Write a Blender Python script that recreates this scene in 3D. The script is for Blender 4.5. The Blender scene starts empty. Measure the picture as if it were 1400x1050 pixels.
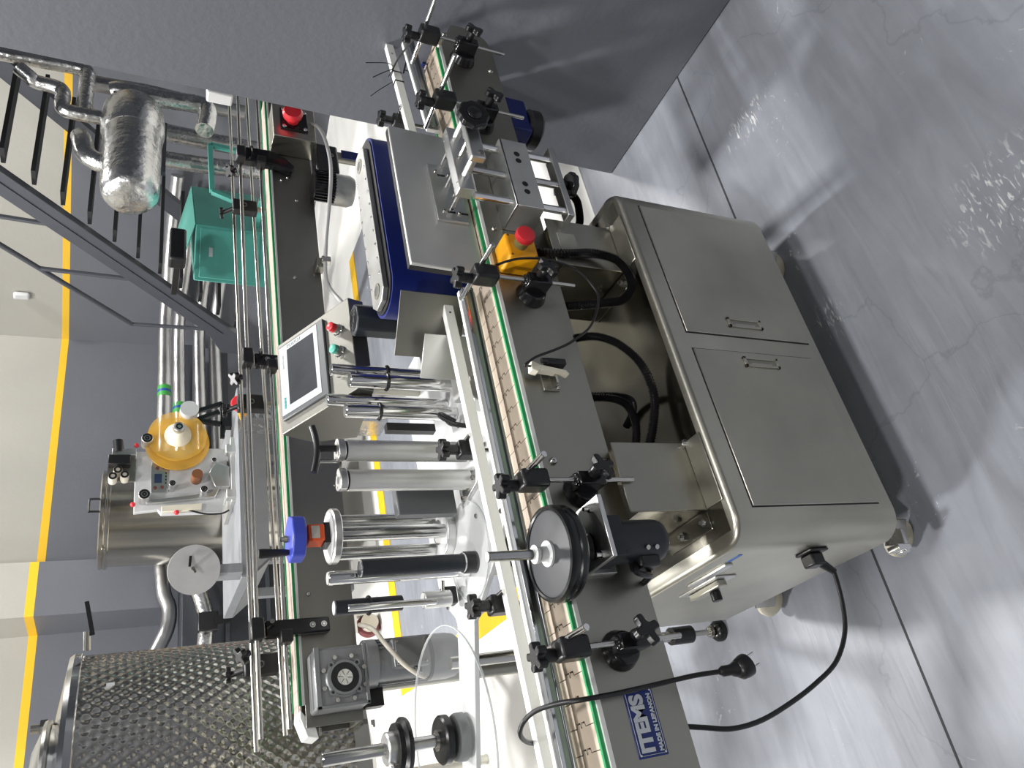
import bpy, math, random
from mathutils import Vector, Matrix
R = math.radians
random.seed(7)
scene = bpy.context.scene
col = scene.collection

# ---------------------------------------------------------------- camera
CAM = Vector((0.0, 0.0, 1.56))
YAW, PITCH, ROLL, FPX = 0.5820, 0.4630, 0.0565, 1045.0
fw = Vector((math.sin(YAW) * math.cos(PITCH), math.cos(YAW) * math.cos(PITCH), -math.sin(PITCH)))
rt = Vector((math.cos(YAW), -math.sin(YAW), 0.0))
up = rt.cross(fw)
rt2 = math.cos(ROLL) * rt + math.sin(ROLL) * up
up2 = -math.sin(ROLL) * rt + math.cos(ROLL) * up
# the photograph lies on its side: picture right is the room's down, picture up is the room's right
cx_, cy_, cz_ = -up2, rt2, -fw
cam_data = bpy.data.cameras.new('camera')
cam_data.sensor_fit = 'HORIZONTAL'
cam_data.sensor_width = 36.0
cam_data.lens = 36.0 * FPX / 1400.0
cam_data.clip_start = 0.05
cam_data.clip_end = 100
cam = bpy.data.objects.new('camera', cam_data)
col.objects.link(cam)
cam.matrix_world = Matrix(((cx_.x, cy_.x, cz_.x, CAM.x), (cx_.y, cy_.y, cz_.y, CAM.y), (cx_.z, cy_.z, cz_.z, CAM.z), (0, 0, 0, 1)))
scene.camera = cam

# ---------------------------------------------------------------- world, lights, exposure
world = bpy.data.worlds.new('hall_light')
scene.world = world
world.use_nodes = True
bgn = world.node_tree.nodes.get('Background')
bgn.inputs[0].default_value = (0.80, 0.86, 1.0, 1)
bgn.inputs[1].default_value = 0.115

def lamp(loc, aim, size, power, colr=(1.0, 0.985, 0.97)):
    d = bpy.data.lights.new('ceiling_lamp', 'AREA')
    d.shape = 'SQUARE'; d.size = size; d.energy = power; d.color = colr
    o = bpy.data.objects.new('ceiling_lamp', d); col.objects.link(o)
    o.location = loc
    o.rotation_euler = (Vector(aim) - Vector(loc)).to_track_quat('-Z', 'Y').to_euler()
    return o
lamp((0.75, 0.45, 5.6), (0.75, 0.9, 0.0), 0.5, 250)          # high-bay lamps of the hall
lamp((-3.4, -0.7, 5.4), (0.8, 1.0, 0.5), 0.40, 210)
lamp((1.7, 4.5, 5.6), (1.2, 2.2, 0.0), 0.4, 540)
lamp((-2.2, 4.6, 5.6), (-1.0, 4.0, 0.0), 0.6, 560)
lamp((5.9, 4.2, 5.6), (4.9, 5.4, 0.8), 0.6, 430)
lamp((0.2, -3.4, 5.4), (0.2, -2.0, 0.0), 0.6, 60)

vs = scene.view_settings
vs.view_transform = 'Standard'
vs.look = 'None'
vs.gamma = 1.0
vs.use_curve_mapping = False
vs.exposure = -0.72

# ---------------------------------------------------------------- materials
MATS = {}
def _new(name):
    m = bpy.data.materials.new(name); m.use_nodes = True
    nt = m.node_tree
    return m, nt, nt.nodes['Principled BSDF']
def node(nt, t, **kw):
    n = nt.nodes.new(t)
    for k, v in kw.items():
        setattr(n, k, v)
    return n
def mat(name, c, rough=0.5, metal=0.0, var=0.0, vscale=8.0, bump=0.0, bscale=60.0, stretch=(1, 1, 1), trans=0.0, alpha=1.0, ior=None, rvar=0.0, coat=0.0, emit=None, estr=0.0):
    if name in MATS: return MATS[name]
    m, nt, b = _new(name)
    b.inputs['Base Color'].default_value = (*c, 1)
    b.inputs['Roughness'].default_value = rough
    b.inputs['Metallic'].default_value = metal
    if trans: b.inputs['Transmission Weight'].default_value = trans
    if alpha < 1: b.inputs['Alpha'].default_value = alpha
    if ior: b.inputs['IOR'].default_value = ior
    if coat: b.inputs['Coat Weight'].default_value = coat
    if emit:
        b.inputs['Emission Color'].default_value = (*emit, 1); b.inputs['Emission Strength'].default_value = estr
    tc = node(nt, 'ShaderNodeTexCoord')
    mp = node(nt, 'ShaderNodeMapping'); mp.inputs['Scale'].default_value = stretch
    nt.links.new(tc.outputs['Object'], mp.inputs['Vector'])
    # every material carries a little procedural mottling
    nz = node(nt, 'ShaderNodeTexNoise'); nz.inputs['Scale'].default_value = vscale; nz.inputs['Detail'].default_value = 5
    nt.links.new(mp.outputs[0], nz.inputs['Vector'])
    v = var if var else 0.05
    rp = node(nt, 'ShaderNodeValToRGB')
    rp.color_ramp.elements[0].position = 0.3; rp.color_ramp.elements[1].position = 0.72
    rp.color_ramp.elements[0].color = (*[x * (1 - v) for x in c], 1)
    rp.color_ramp.elements[1].color = (*[min(1, x * (1 + v)) for x in c], 1)
    nt.links.new(nz.outputs['Fac'], rp.inputs[0]); nt.links.new(rp.outputs[0], b.inputs['Base Color'])
    if rvar:
        mr = node(nt, 'ShaderNodeMapRange')
        mr.inputs[3].default_value = max(0.02, rough - rvar); mr.inputs[4].default_value = min(1, rough + rvar)
        nt.links.new(nz.outputs['Fac'], mr.inputs[0]); nt.links.new(mr.outputs[0], b.inputs['Roughness'])
    if bump:
        n2 = node(nt, 'ShaderNodeTexNoise'); n2.inputs['Scale'].default_value = bscale; n2.inputs['Detail'].default_value = 4
        nt.links.new(mp.outputs[0], n2.inputs['Vector'])
        bm = node(nt, 'ShaderNodeBump'); bm.inputs['Strength'].default_value = bump; bm.inputs['Distance'].default_value = 0.01
        nt.links.new(n2.outputs['Fac'], bm.inputs['Height']); nt.links.new(bm.outputs[0], b.inputs['Normal'])
    MATS[name] = m
    return m

STEEL = mat('brushed_steel', (0.50, 0.485, 0.42), 0.34, 1.0, var=0.13, vscale=5, stretch=(1, 1, 1), rvar=0.08, bump=0.02, bscale=220)
STEELD = mat('dull_steel_sheet', (0.36, 0.35, 0.305), 0.38, 1.0, var=0.10, vscale=4, rvar=0.07, bump=0.02, bscale=160)
STEELP = mat('polished_steel_deck', (0.29, 0.275, 0.23), 0.19, 1.0, var=0.14, vscale=7, rvar=0.10, bump=0.04, bscale=14)
STEELB = mat('satin_steel_sheet', (0.27, 0.265, 0.24), 0.42, 1.0, var=0.10, vscale=4, rvar=0.06)
STEELH = mat('satin_console_steel', (0.25, 0.245, 0.22), 0.46, 1.0, var=0.08, vscale=6, rvar=0.06)
ALUD = mat('dark_anodised_profile', (0.30, 0.31, 0.32), 0.30, 1.0, var=0.05)
ALU = mat('machined_aluminium', (0.66, 0.66, 0.65), 0.34, 1.0, var=0.04, vscale=20, rvar=0.05)
ALUM = mat('matt_aluminium', (0.72, 0.72, 0.70), 0.42, 0.9, var=0.04, vscale=12)
CHROME = mat('chrome', (0.78, 0.78, 0.77), 0.12, 1.0, var=0.03)
CHROMED = mat('dark_chrome', (0.50, 0.50, 0.49), 0.16, 1.0, var=0.05)
ROD = mat('drawn_steel_rod', (0.52, 0.51, 0.475), 0.20, 1.0, var=0.05)
BLACK = mat('black_plastic', (0.009, 0.009, 0.010), 0.36, var=0.2, vscale=30)
BLACKG = mat('black_gloss', (0.008, 0.008, 0.009), 0.18, var=0.2)
RUBBER = mat('black_rubber', (0.009, 0.0095, 0.010), 0.27, var=0.2, vscale=20)
DISCM = mat('dark_grey_disc', (0.030, 0.032, 0.036), 0.52, var=0.15, vscale=6)
NAVYBLK = mat('blue_black_enamel', (0.011, 0.015, 0.021), 0.42, var=0.1)
GREYIRON = mat('grey_cast_paint', (0.25, 0.255, 0.26), 0.38, 0.55, var=0.10, vscale=14, bump=0.05, bscale=200)
WHITEPL = mat('white_polyethylene', (0.78, 0.78, 0.75), 0.42, var=0.02)
WHITEP = mat('white_powder_coat', (0.58, 0.59, 0.59), 0.42, var=0.02)
GREENST = mat('green_wear_strip', (0.012, 0.27, 0.085), 0.38, var=0.08)
TAN = mat('tan_acetal_chain', (0.46, 0.385, 0.305), 0.42, var=0.07, vscale=18, rvar=0.06)
BLUEB = mat('blue_belt', (0.003, 0.012, 0.13), 0.42, var=0.06)
BLUEK = mat('blue_handwheel_plastic', (0.045, 0.07, 0.46), 0.36, var=0.05)
REDP = mat('red_plastic', (0.62, 0.025, 0.035), 0.35, var=0.05)
ORANGE = mat('orange_plastic', (0.72, 0.095, 0.02), 0.4, var=0.05)
YELLOWP = mat('yellow_plastic', (0.80, 0.36, 0.006), 0.38, var=0.05)
YELLOWPAINT = mat('yellow_floor_paint', (0.78, 0.46, 0.015), 0.5, var=0.06)
TEAL = mat('teal_machine_paint', (0.075, 0.31, 0.26), 0.42, var=0.08)
GREYPAINT = mat('dark_grey_stair_paint', (0.06, 0.065, 0.078), 0.45, var=0.06)
TREADM = mat('black_tread', (0.012, 0.013, 0.015), 0.6)
TABLEG = mat('grey_table_paint', (0.24, 0.25, 0.265), 0.45, var=0.06)
FOIL = mat('crumpled_foil', (0.66, 0.66, 0.65), 0.26, 1.0, var=0.12, vscale=10, bump=0.55, bscale=26, rvar=0.12)
FOILD = mat('dull_foil_pipe', (0.52, 0.52, 0.52), 0.34, 1.0, var=0.10, vscale=8, bump=0.25, bscale=18, rvar=0.1)
CREAM = mat('cream_cable', (0.60, 0.56, 0.47), 0.5)
GREYCAB = mat('grey_cable', (0.42, 0.42, 0.41), 0.45)
CLEAR = mat('clear_acrylic', (0.6, 0.62, 0.62), 0.04, alpha=0.06)
CLEARE = mat('acrylic_edge', (0.75, 0.78, 0.77), 0.15, alpha=0.6)
SCREEN = mat('dark_screen_glass', (0.055, 0.058, 0.064), 0.12, var=0.2)
SCREENG = mat('dark_grey_bezel', (0.085, 0.09, 0.095), 0.4)
SILVERF = mat('silver_panel_film', (0.47, 0.51, 0.51), 0.45)
TEALINK = mat('teal_print', (0.02, 0.35, 0.34), 0.5)
GREENBTN = mat('pale_green_button', (0.09, 0.42, 0.32), 0.4)
IVORY = mat('ivory_plastic', (0.72, 0.68, 0.55), 0.45)
NAMEBLUE = mat('navy_name_plate', (0.006, 0.020, 0.135), 0.35, var=0.1)
SILVERINK = mat('silver_print', (0.55, 0.58, 0.60), 0.4, 0.3)
ORANGEGL = mat('orange_translucent_film', (0.95, 0.58, 0.10), 0.18, alpha=0.42, var=0.1)
BRASS = mat('brass', (0.55, 0.38, 0.18), 0.3, 1.0)
DISKGREY = mat('pale_grey_disc', (0.34, 0.34, 0.34), 0.5)
REDWHEEL = mat('dark_red_rubber', (0.19, 0.05, 0.055), 0.5)
BROWNREFL = mat('painted_brown_reflection', (0.30, 0.23, 0.16), 0.4, 0.3, var=0.15, vscale=30, stretch=(1, 1, 8))  # brown reflection on a steel plate edge, put into the colour; no part uses it

# ---------------------------------------------------------------- mesh helpers
ORG = {}
def basis(axis):
    z = Vector(axis).normalized()
    a = Vector((1, 0, 0)) if abs(z.x) < 0.9 else Vector((0, 1, 0))
    x = a.cross(z).normalized(); y = z.cross(x)
    return x, y, z
def smooth_path(pts, sub=8):
    P = [Vector(p) for p in pts]
    if len(P) < 3 or sub < 2: return P
    out = []
    for i in range(len(P) - 1):
        p0 = P[max(i - 1, 0)]; p1 = P[i]; p2 = P[i + 1]; p3 = P[min(i + 2, len(P) - 1)]
        for k in range(sub):
            t = k / sub
            out.append(0.5 * ((2 * p1) + (-p0 + p2) * t + (2 * p0 - 5 * p1 + 4 * p2 - p3) * t * t + (-p0 + 3 * p1 - 3 * p2 + p3) * t ** 3))
    out.append(P[-1])
    return out
class MB:
    def __init__(s): s.v = []; s.f = []
    def _add(s, vs, fs):
        o = len(s.v); s.v += [Vector(p) for p in vs]; s.f += [tuple(i + o for i in f) for f in fs]; return s
    def box(s, x0, x1, y0, y1, z0, z1):
        v = [(x, y, z) for z in (z0, z1) for y in (y0, y1) for x in (x0, x1)]
        return s._add(v, [(0, 2, 3, 1), (4, 5, 7, 6), (0, 1, 5, 4), (2, 6, 7, 3), (0, 4, 6, 2), (1, 3, 7, 5)])
    def obox(s, c, ax, ay, az):
        c, ax, ay, az = Vector(c), Vector(ax) / 2, Vector(ay) / 2, Vector(az) / 2
        v = [c + i * ax + j * ay + k * az for k in (-1, 1) for j in (-1, 1) for i in (-1, 1)]
        return s._add(v, [(0, 2, 3, 1), (4, 5, 7, 6), (0, 1, 5, 4), (2, 6, 7, 3), (0, 4, 6, 2), (1, 3, 7, 5)])
    def bar(s, p0, p1, w, h, upv=(0, 0, 1)):
        p0, p1 = Vector(p0), Vector(p1); d = p1 - p0; u = Vector(upv)
        sd = d.cross(u).normalized(); u2 = sd.cross(d).normalized()
        return s.obox((p0 + p1) / 2, d, sd * w, u2 * h)
    def lathe(s, prof, o=(0, 0, 0), axis=(0, 0, 1), n=24):
        x, y, z = basis(axis); o = Vector(o); v = []; f = []
        m = len(prof)
        for i in range(n):
            a = 2 * math.pi * i / n; d = math.cos(a) * x + math.sin(a) * y
            for r, h in prof: v.append(o + d * r + z * h)
        for i in range(n):
            j = (i + 1) % n
            for k in range(m - 1):
                f.append((i * m + k, j * m + k, j * m + k + 1, i * m + k + 1))
        if prof[0][0] > 1e-6: f.append(tuple(i * m for i in range(n))[::-1])
        if prof[-1][0] > 1e-6: f.append(tuple(i * m + m - 1 for i in range(n)))
        return s._add(v, f)
    def ring(s, prof, o=(0, 0, 0), axis=(0, 0, 1), n=24):      # closed profile, no caps
        x, y, z = basis(axis); o = Vector(o); v = []; f = []; m = len(prof)
        for i in range(n):
            a = 2 * math.pi * i / n; d = math.cos(a) * x + math.sin(a) * y
            for r, h in prof: v.append(o + d * r + z * h)
        for i in range(n):
            j = (i + 1) % n
            for k in range(m):
                l = (k + 1) % m
                f.append((i * m + k, j * m + k, j * m + l, i * m + l))
        return s._add(v, f)
    def torus(s, o, axis, R0, r, n=28, m=10):
        return s.ring([(R0 + r * math.cos(2 * math.pi * k / m), r * math.sin(2 * math.pi * k / m)) for k in range(m)], o, axis, n)
    def cyl(s, p0, p1, r, r1=None, n=20, ch=0.0):
        p0, p1 = Vector(p0), Vector(p1); L = (p1 - p0).length; r1 = r if r1 is None else r1
        if ch: prof = [(r - ch, 0), (r, ch), (r1, L - ch), (r1 - ch, L)]
        else: prof = [(r, 0), (r1, L)]
        return s.lathe(prof, p0, p1 - p0, n)
    def pipe(s, p0, p1, ro, ri, n=24):
        p0, p1 = Vector(p0), Vector(p1); L = (p1 - p0).length
        return s.ring([(ro, 0), (ro, L), (ri, L), (ri, 0)], p0, p1 - p0, n)
    def sphere(s, c, r, n=16, m=10, sc=(1, 1, 1)):
        prof = [(r * math.sin(math.pi * k / m), -r * math.cos(math.pi * k / m)) for k in range(m + 1)]
        prof[0] = (0.0, -r); prof[-1] = (0.0, r)
        o = len(s.v); s.lathe(prof, (0, 0, 0), (0, 0, 1), n); c = Vector(c)
        for i in range(o, len(s.v)):
            q = s.v[i]; s.v[i] = Vector((q.x * sc[0], q.y * sc[1], q.z * sc[2])) + c
        return s
    def tube(s, pts, r, n=8, sub=8, rib=0.0, ribn=1):
        P = smooth_path(pts, sub); v = []; f = []
        t0 = (P[1] - P[0]).normalized(); x, y, _ = basis(t0); m = len(P)
        for i, p in enumerate(P):
            t = (P[min(i + 1, m - 1)] - P[max(i - 1, 0)]).normalized()
            x = (x - t * x.dot(t)).normalized(); y = t.cross(x)
            rr = r(i / (m - 1)) if callable(r) else r
            if rib: rr += rib * (1 if i % (2 * ribn) < ribn else -1)
            for k in range(n):
                a = 2 * math.pi * k / n; v.append(p + (math.cos(a) * x + math.sin(a) * y) * rr)
        for i in range(m - 1):
            for k in range(n):
                l = (k + 1) % n; f.append((i * n + k, i * n + l, (i + 1) * n + l, (i + 1) * n + k))
        f.append(tuple(range(n))[::-1]); f.append(tuple((m - 1) * n + k for k in range(n)))
        return s._add(v, f)
    def prism(s, poly, vec):
        P = [Vector(p) for p in poly]; vec = Vector(vec); n = len(P)
        return s._add(P + [p + vec for p in P], [tuple(range(n))[::-1], tuple(range(n, 2 * n))] + [(i, (i + 1) % n, (i + 1) % n + n, i + n) for i in range(n)])
    def star(s, c, axis, ro, ri, th, lobes=5, rot=0.0):
        x, y, z = basis(axis); c = Vector(c); P = []
        for i in range(lobes):
            a0 = 2 * math.pi * i / lobes + rot
            for da, rr in ((-0.30, ro * 0.93), (-0.12, ro), (0.12, ro), (0.30, ro * 0.93), (math.pi / lobes - 0.16, ri), (math.pi / lobes + 0.16, ri)):
                a = a0 + da; P.append(c + (math.cos(a) * x + math.sin(a) * y) * rr - z * th / 2)
        return s.prism(P, z * th)
    def hexa(s, c, axis, r, th):
        x, y, z = basis(axis); c = Vector(c)
        return s.prism([c + (math.cos(k * math.pi / 3) * x + math.sin(k * math.pi / 3) * y) * r for k in range(6)], z * th)
    def build(s, name, m, parent=None, bevel=0.0, seg=2, ang=38, origin=None, sub=0, flat=False):
        org = ORG[parent.name] if parent is not None else Vector(origin or (0, 0, 0))
        me = bpy.data.meshes.new(name)
        me.from_pydata([tuple(p - org) for p in s.v], [], s.f)
        me.update()
        if not flat:
            me.shade_smooth(); me.set_sharp_from_angle(angle=R(ang))
        me.materials.append(m)
        o = bpy.data.objects.new(name, me); col.objects.link(o)
        if parent is not None: o.parent = parent
        else: o.location = org
        ORG[o.name] = org
        if bevel:
            md = o.modifiers.new('edge', 'BEVEL'); md.width = bevel; md.segments = seg; md.limit_method = 'ANGLE'; md.angle_limit = R(40)
            md.harden_normals = False
        return o
def tag(o, label=None, cat=None, group=None, kind=None):
    if label: o['label'] = label
    if cat: o['category'] = cat
    if group: o['group'] = group
    if kind: o['kind'] = kind
    return o
def thing(name, label, cat, loc=(0, 0, 0), group=None, kind=None):
    o = bpy.data.objects.new(name, None); o.empty_display_size = 0.05
    col.objects.link(o); o.location = loc; ORG[o.name] = Vector(loc)
    return tag(o, label, cat, group, kind)
def copy_tree(o, off=(0, 0, 0), label=None, parent=None, rotz=None):
    c = o.copy(); col.objects.link(c)
    if parent is not None: c.parent = parent
    else: c.location = o.location + Vector(off)
    if rotz is not None: c.rotation_euler = (0, 0, rotz)
    ORG[c.name] = ORG[o.name] + Vector(off)
    if label: c['label'] = label
    for ch in list(o.children): copy_tree(ch, off, None, c)
    return c
def screw(parent, c, axis, r=0.006, th=0.004, name='bolt', m=None):
    b = MB(); b.lathe([(r, 0), (r, th * 0.5), (r * 0.7, th), (r * 0.35, th), (r * 0.35, th * 0.55)], c, axis, 12)
    return b.build(name, m or ROD, parent)
def text(parent, s, size, loc, mx, my, m, name='lettering', th=0.0004, off=0.0):
    """flat lettering: mx, my are the writing direction and the letters' up direction"""
    cu = bpy.data.curves.new(name, 'FONT'); cu.body = s; cu.size = size; cu.extrude = th; cu.offset = off
    cu.align_x = 'CENTER'; cu.align_y = 'CENTER'
    cu.materials.append(m)
    tmp = bpy.data.objects.new('lettering_curve', cu); col.objects.link(tmp)
    bpy.context.view_layer.update()
    me = bpy.data.meshes.new_from_object(tmp.evaluated_get(bpy.context.evaluated_depsgraph_get()))
    bpy.data.objects.remove(tmp)
    o = bpy.data.objects.new(name, me); col.objects.link(o)
    mx = Vector(mx).normalized(); my = Vector(my).normalized(); mz = mx.cross(my)
    org = ORG[parent.name]; o.parent = parent
    l = Vector(loc) - org
    o.matrix_local = Matrix(((mx.x, my.x, mz.x, l.x), (mx.y, my.y, mz.y, l.y), (mx.z, my.z, mz.z, l.z), (0, 0, 0, 1)))
    ORG[o.name] = org
    return o
# ================================================================ the setting
def floor_material():
    m, nt, b = _new('grey_epoxy_floor')
    L = nt.links.new
    tc = node(nt, 'ShaderNodeTexCoord')
    n1 = node(nt, 'ShaderNodeTexNoise'); n1.inputs['Scale'].default_value = 2.3; n1.inputs['Detail'].default_value = 7; n1.inputs['Roughness'].default_value = 0.6
    L(tc.outputs['Object'], n1.inputs['Vector'])
    r1 = node(nt, 'ShaderNodeValToRGB')
    r1.color_ramp.elements[0].position = 0.30; r1.color_ramp.elements[0].color = (0.195, 0.206, 0.234, 1)
    r1.color_ramp.elements[1].position = 0.75; r1.color_ramp.elements[1].color = (0.28, 0.294, 0.328, 1)
    L(n1.outputs['Fac'], r1.inputs[0])
    # trowel sweeps
    mp = node(nt, 'ShaderNodeMapping'); mp.inputs['Rotation'].default_value = (0, 0, 0.9); mp.inputs['Scale'].default_value = (1.2, 9, 1)
    L(tc.outputs['Object'], mp.inputs['Vector'])
    n2 = node(nt, 'ShaderNodeTexNoise'); n2.inputs['Scale'].default_value = 2.2; n2.inputs['Detail'].default_value = 8; n2.inputs['Distortion'].default_value = 1.2
    L(mp.outputs[0], n2.inputs['Vector'])
    mx = node(nt, 'ShaderNodeMix', data_type='RGBA', blend_type='OVERLAY'); mx.inputs[0].default_value = 0.25
    L(r1.outputs[0], mx.inputs[6]); L(n2.outputs['Fac'], mx.inputs[7])
    # chipped and scuffed white flecks
    n3 = node(nt, 'ShaderNodeTexNoise'); n3.inputs['Scale'].default_value = 30; n3.inputs['Detail'].default_value = 6; n3.inputs['Distortion'].default_value = 2.0
    L(tc.outputs['Object'], n3.inputs['Vector'])
    n4 = node(nt, 'ShaderNodeTexNoise'); n4.inputs['Scale'].default_value = 3.1; n4.inputs['Detail'].default_value = 2
    L(tc.outputs['Object'], n4.inputs['Vector'])
    g4 = node(nt, 'ShaderNodeMapRange'); g4.inputs[1].default_value = 0.56; g4.inputs[2].default_value = 0.72
    L(n4.outputs['Fac'], g4.inputs[0])
    g3 = node(nt, 'ShaderNodeMapRange'); g3.inputs[1].default_value = 0.66; g3.inputs[2].default_value = 0.70
    L(n3.outputs['Fac'], g3.inputs[0])
    # two worn patches with a place of their own on this floor
    def patch(x, y, rad, sy=1.0):
        sp = node(nt, 'ShaderNodeMapping'); sp.inputs['Location'].default_value = (-x, -y * sy, 0); sp.inputs['Scale'].default_value = (1, sy, 0)
        L(tc.outputs['Object'], sp.inputs['Vector'])
        ln = node(nt, 'ShaderNodeVectorMath', operation='LENGTH'); L(sp.outputs[0], ln.inputs[0])
        mr = node(nt, 'ShaderNodeMapRange'); mr.inputs[1].default_value = rad; mr.inputs[2].default_value = rad * 0.45
        L(ln.outputs['Value'], mr.inputs[0]); return mr
    pa = patch(0.885, 0.545, 0.125, 0.8); pb = patch(0.92, 1.03, 0.07, 1.2); pc = patch(1.60, 0.98, 0.06, 0.5)
    a1 = node(nt, 'ShaderNodeMath', operation='MAXIMUM'); L(pa.outputs[0], a1.inputs[0]); L(pb.outputs[0], a1.inputs[1])
    a2 = node(nt, 'ShaderNodeMath', operation='MAXIMUM'); L(a1.outputs[0], a2.inputs[0]); L(pc.outputs[0], a2.inputs[1])
    mps = node(nt, 'ShaderNodeMapping'); mps.inputs['Rotation'].default_value = (0, 0, 0.7); mps.inputs['Scale'].default_value = (1, 4.2, 1)
    L(tc.outputs['Object'], mps.inputs['Vector'])
    n5 = node(nt, 'ShaderNodeTexNoise'); n5.inputs['Scale'].default_value = 20; n5.inputs['Detail'].default_value = 8; n5.inputs['Distortion'].default_value = 1.6
    L(mps.outputs[0], n5.inputs['Vector'])
    g5 = node(nt, 'ShaderNodeMapRange'); g5.inputs[1].default_value = 0.555; g5.inputs[2].default_value = 0.66
    L(n5.outputs['Fac'], g5.inputs[0])
    m5 = node(nt, 'ShaderNodeMath', operation='MULTIPLY'); L(g5.outputs[0], m5.inputs[0]); L(a2.outputs[0], m5.inputs[1])
    m34 = node(nt, 'ShaderNodeMath', operation='MULTIPLY'); L(g3.outputs[0], m34.inputs[0]); L(g4.outputs[0], m34.inputs[1])
    mxx = node(nt, 'ShaderNodeMath', operation='MAXIMUM'); L(m5.outputs[0], mxx.inputs[0]); L(m34.outputs[0], mxx.inputs[1])
    fm = node(nt, 'ShaderNodeMix', data_type='RGBA'); fm.inputs[7].default_value = (0.62, 0.62, 0.61, 1)
    L(mxx.outputs[0], fm.inputs[0]); L(mx.outputs[2], fm.inputs[6])
    # hairline cracks
    vo = node(nt, 'ShaderNodeTexVoronoi', feature='DISTANCE_TO_EDGE'); vo.inputs['Scale'].default_value = 1.7
    n6 = node(nt, 'ShaderNodeTexNoise'); n6.inputs['Scale'].default_value = 5; n6.inputs['Detail'].default_value = 5
    L(tc.outputs['Object'], n6.inputs['Vector'])
    va = node(nt, 'ShaderNodeMix', data_type='VECTOR'); va.inputs[0].default_value = 0.25
    L(tc.outputs['Object'], va.inputs[4]); L(n6.outputs['Color'], va.inputs[5]); L(va.outputs[1], vo.inputs['Vector'])
    gc = node(nt, 'ShaderNodeMapRange'); gc.inputs[1].default_value = 0.0; gc.inputs[2].default_value = 0.006; gc.inputs[3].default_value = 0.22; gc.inputs[4].default_value = 0.0
    L(vo.outputs['Distance'], gc.inputs[0])
    cm = node(nt, 'ShaderNodeMix', data_type='RGBA'); cm.inputs[7].default_value = (0.06, 0.065, 0.07, 1)
    L(gc.outputs[0], cm.inputs[0]); L(fm.outputs[2], cm.inputs[6])
    L(cm.outputs[2], b.inputs['Base Color'])
    mr = node(nt, 'ShaderNodeMapRange'); mr.inputs[3].default_value = 0.30; mr.inputs[4].default_value = 0.50
    L(n2.outputs['Fac'], mr.inputs[0]); L(mr.outputs[0], b.inputs['Roughness'])
    bm = node(nt, 'ShaderNodeBump'); bm.inputs['Strength'].default_value = 0.22; bm.inputs['Distance'].default_value = 0.01
    L(n2.outputs['Fac'], bm.inputs['Height']); L(bm.outputs[0], b.inputs['Normal'])
    return m
def painted_wall(name, low, stripe, high, z0, z1, bump=0.08):
    m, nt, b = _new(name); L = nt.links.new
    g = node(nt, 'ShaderNodeNewGeometry'); sx = node(nt, 'ShaderNodeSeparateXYZ'); L(g.outputs['Position'], sx.inputs[0])
    n = node(nt, 'ShaderNodeTexNoise'); n.inputs['Scale'].default_value = 1.4; n.inputs['Detail'].default_value = 6
    L(g.outputs['Position'], n.inputs['Vector'])
    def step(z):
        s = node(nt, 'ShaderNodeMath', operation='GREATER_THAN'); s.inputs[1].default_value = z; L(sx.outputs['Z'], s.inputs[0]); return s
    a = node(nt, 'ShaderNodeMix', data_type='RGBA'); a.inputs[6].default_value = (*low, 1); a.inputs[7].default_value = (*stripe, 1); L(step(z0).outputs[0], a.inputs[0])
    c = node(nt, 'ShaderNodeMix', data_type='RGBA'); c.inputs[7].default_value = (*high, 1); L(a.outputs[2], c.inputs[6]); L(step(z1).outputs[0], c.inputs[0])
    o = node(nt, 'ShaderNodeMix', data_type='RGBA', blend_type='OVERLAY'); o.inputs[0].default_value = 0.10
    L(c.outputs[2], o.inputs[6]); L(n.outputs['Fac'], o.inputs[7]); L(o.outputs[2], b.inputs['Base Color'])
    b.inputs['Roughness'].default_value = 0.5
    n2 = node(nt, 'ShaderNodeTexNoise'); n2.inputs['Scale'].default_value = 45; n2.inputs['Detail'].default_value = 5; L(g.outputs['Position'], n2.inputs['Vector'])
    bm = node(nt, 'ShaderNodeBump'); bm.inputs['Strength'].default_value = bump; bm.inputs['Distance'].default_value = 0.01
    L(n2.outputs['Fac'], bm.inputs['Height']); L(bm.outputs[0], b.inputs['Normal'])
    return m
FLOOR = floor_material()
WALLB = painted_wall('back_wall_paint', (0.118, 0.124, 0.142), (0.78, 0.46, 0.02), (0.37, 0.36, 0.32), 2.11, 2.17)
PIERM = painted_wall('grey_pier_paint', (0.134, 0.141, 0.160), (0.134, 0.141, 0.160), (0.134, 0.141, 0.160), 8, 9, 0.10)
def struct(o, label=None, cat=None):
    o['kind'] = 'structure'
    if label: o['label'] = label
    if cat: o['category'] = cat
    return o
f = MB().box(-6, 12, -5, 9, -0.2, 0.0).build('floor', FLOOR)
struct(f, 'grey epoxy floor with scuffs, white chips and cracks', 'floor')
PAINTC = mat('cream_floor_paint', (0.78, 0.775, 0.74), 0.45, var=0.05, vscale=2)
z = MB(); z.prism([(-6, 2.75, 0), (0.80, 2.75, 0), (0.80, 4.70, 0), (4.2, 4.70, 0), (4.2, 2.2, 0), (12, 2.2, 0), (12, 9, 0), (-6, 9, 0)], (0, 0, 0.002)); z.prism([(1.75, 1.72, 0), (4.2, 1.72, 0), (4.2, 2.6, 0), (1.75, 2.6, 0)], (0, 0, 0.002))
struct(z.build('trim_1', PAINTC), 'cream painted floor area beyond the yellow lines', 'floor paint')
struct(MB().box(0.80, 4.2, 4.57, 4.70, 0.0, 0.003).build('trim_2', YELLOWPAINT), 'yellow line on the floor running under the back conveyor', 'floor line')
struct(MB().box(0.795, 0.89, 2.75, 4.57, 0.0, 0.003).build('trim_3', YELLOWPAINT), 'short yellow floor line seen beside the white guide bar', 'floor line')
JOINT = mat('dark_joint', (0.035, 0.037, 0.04), 0.8)
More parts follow.
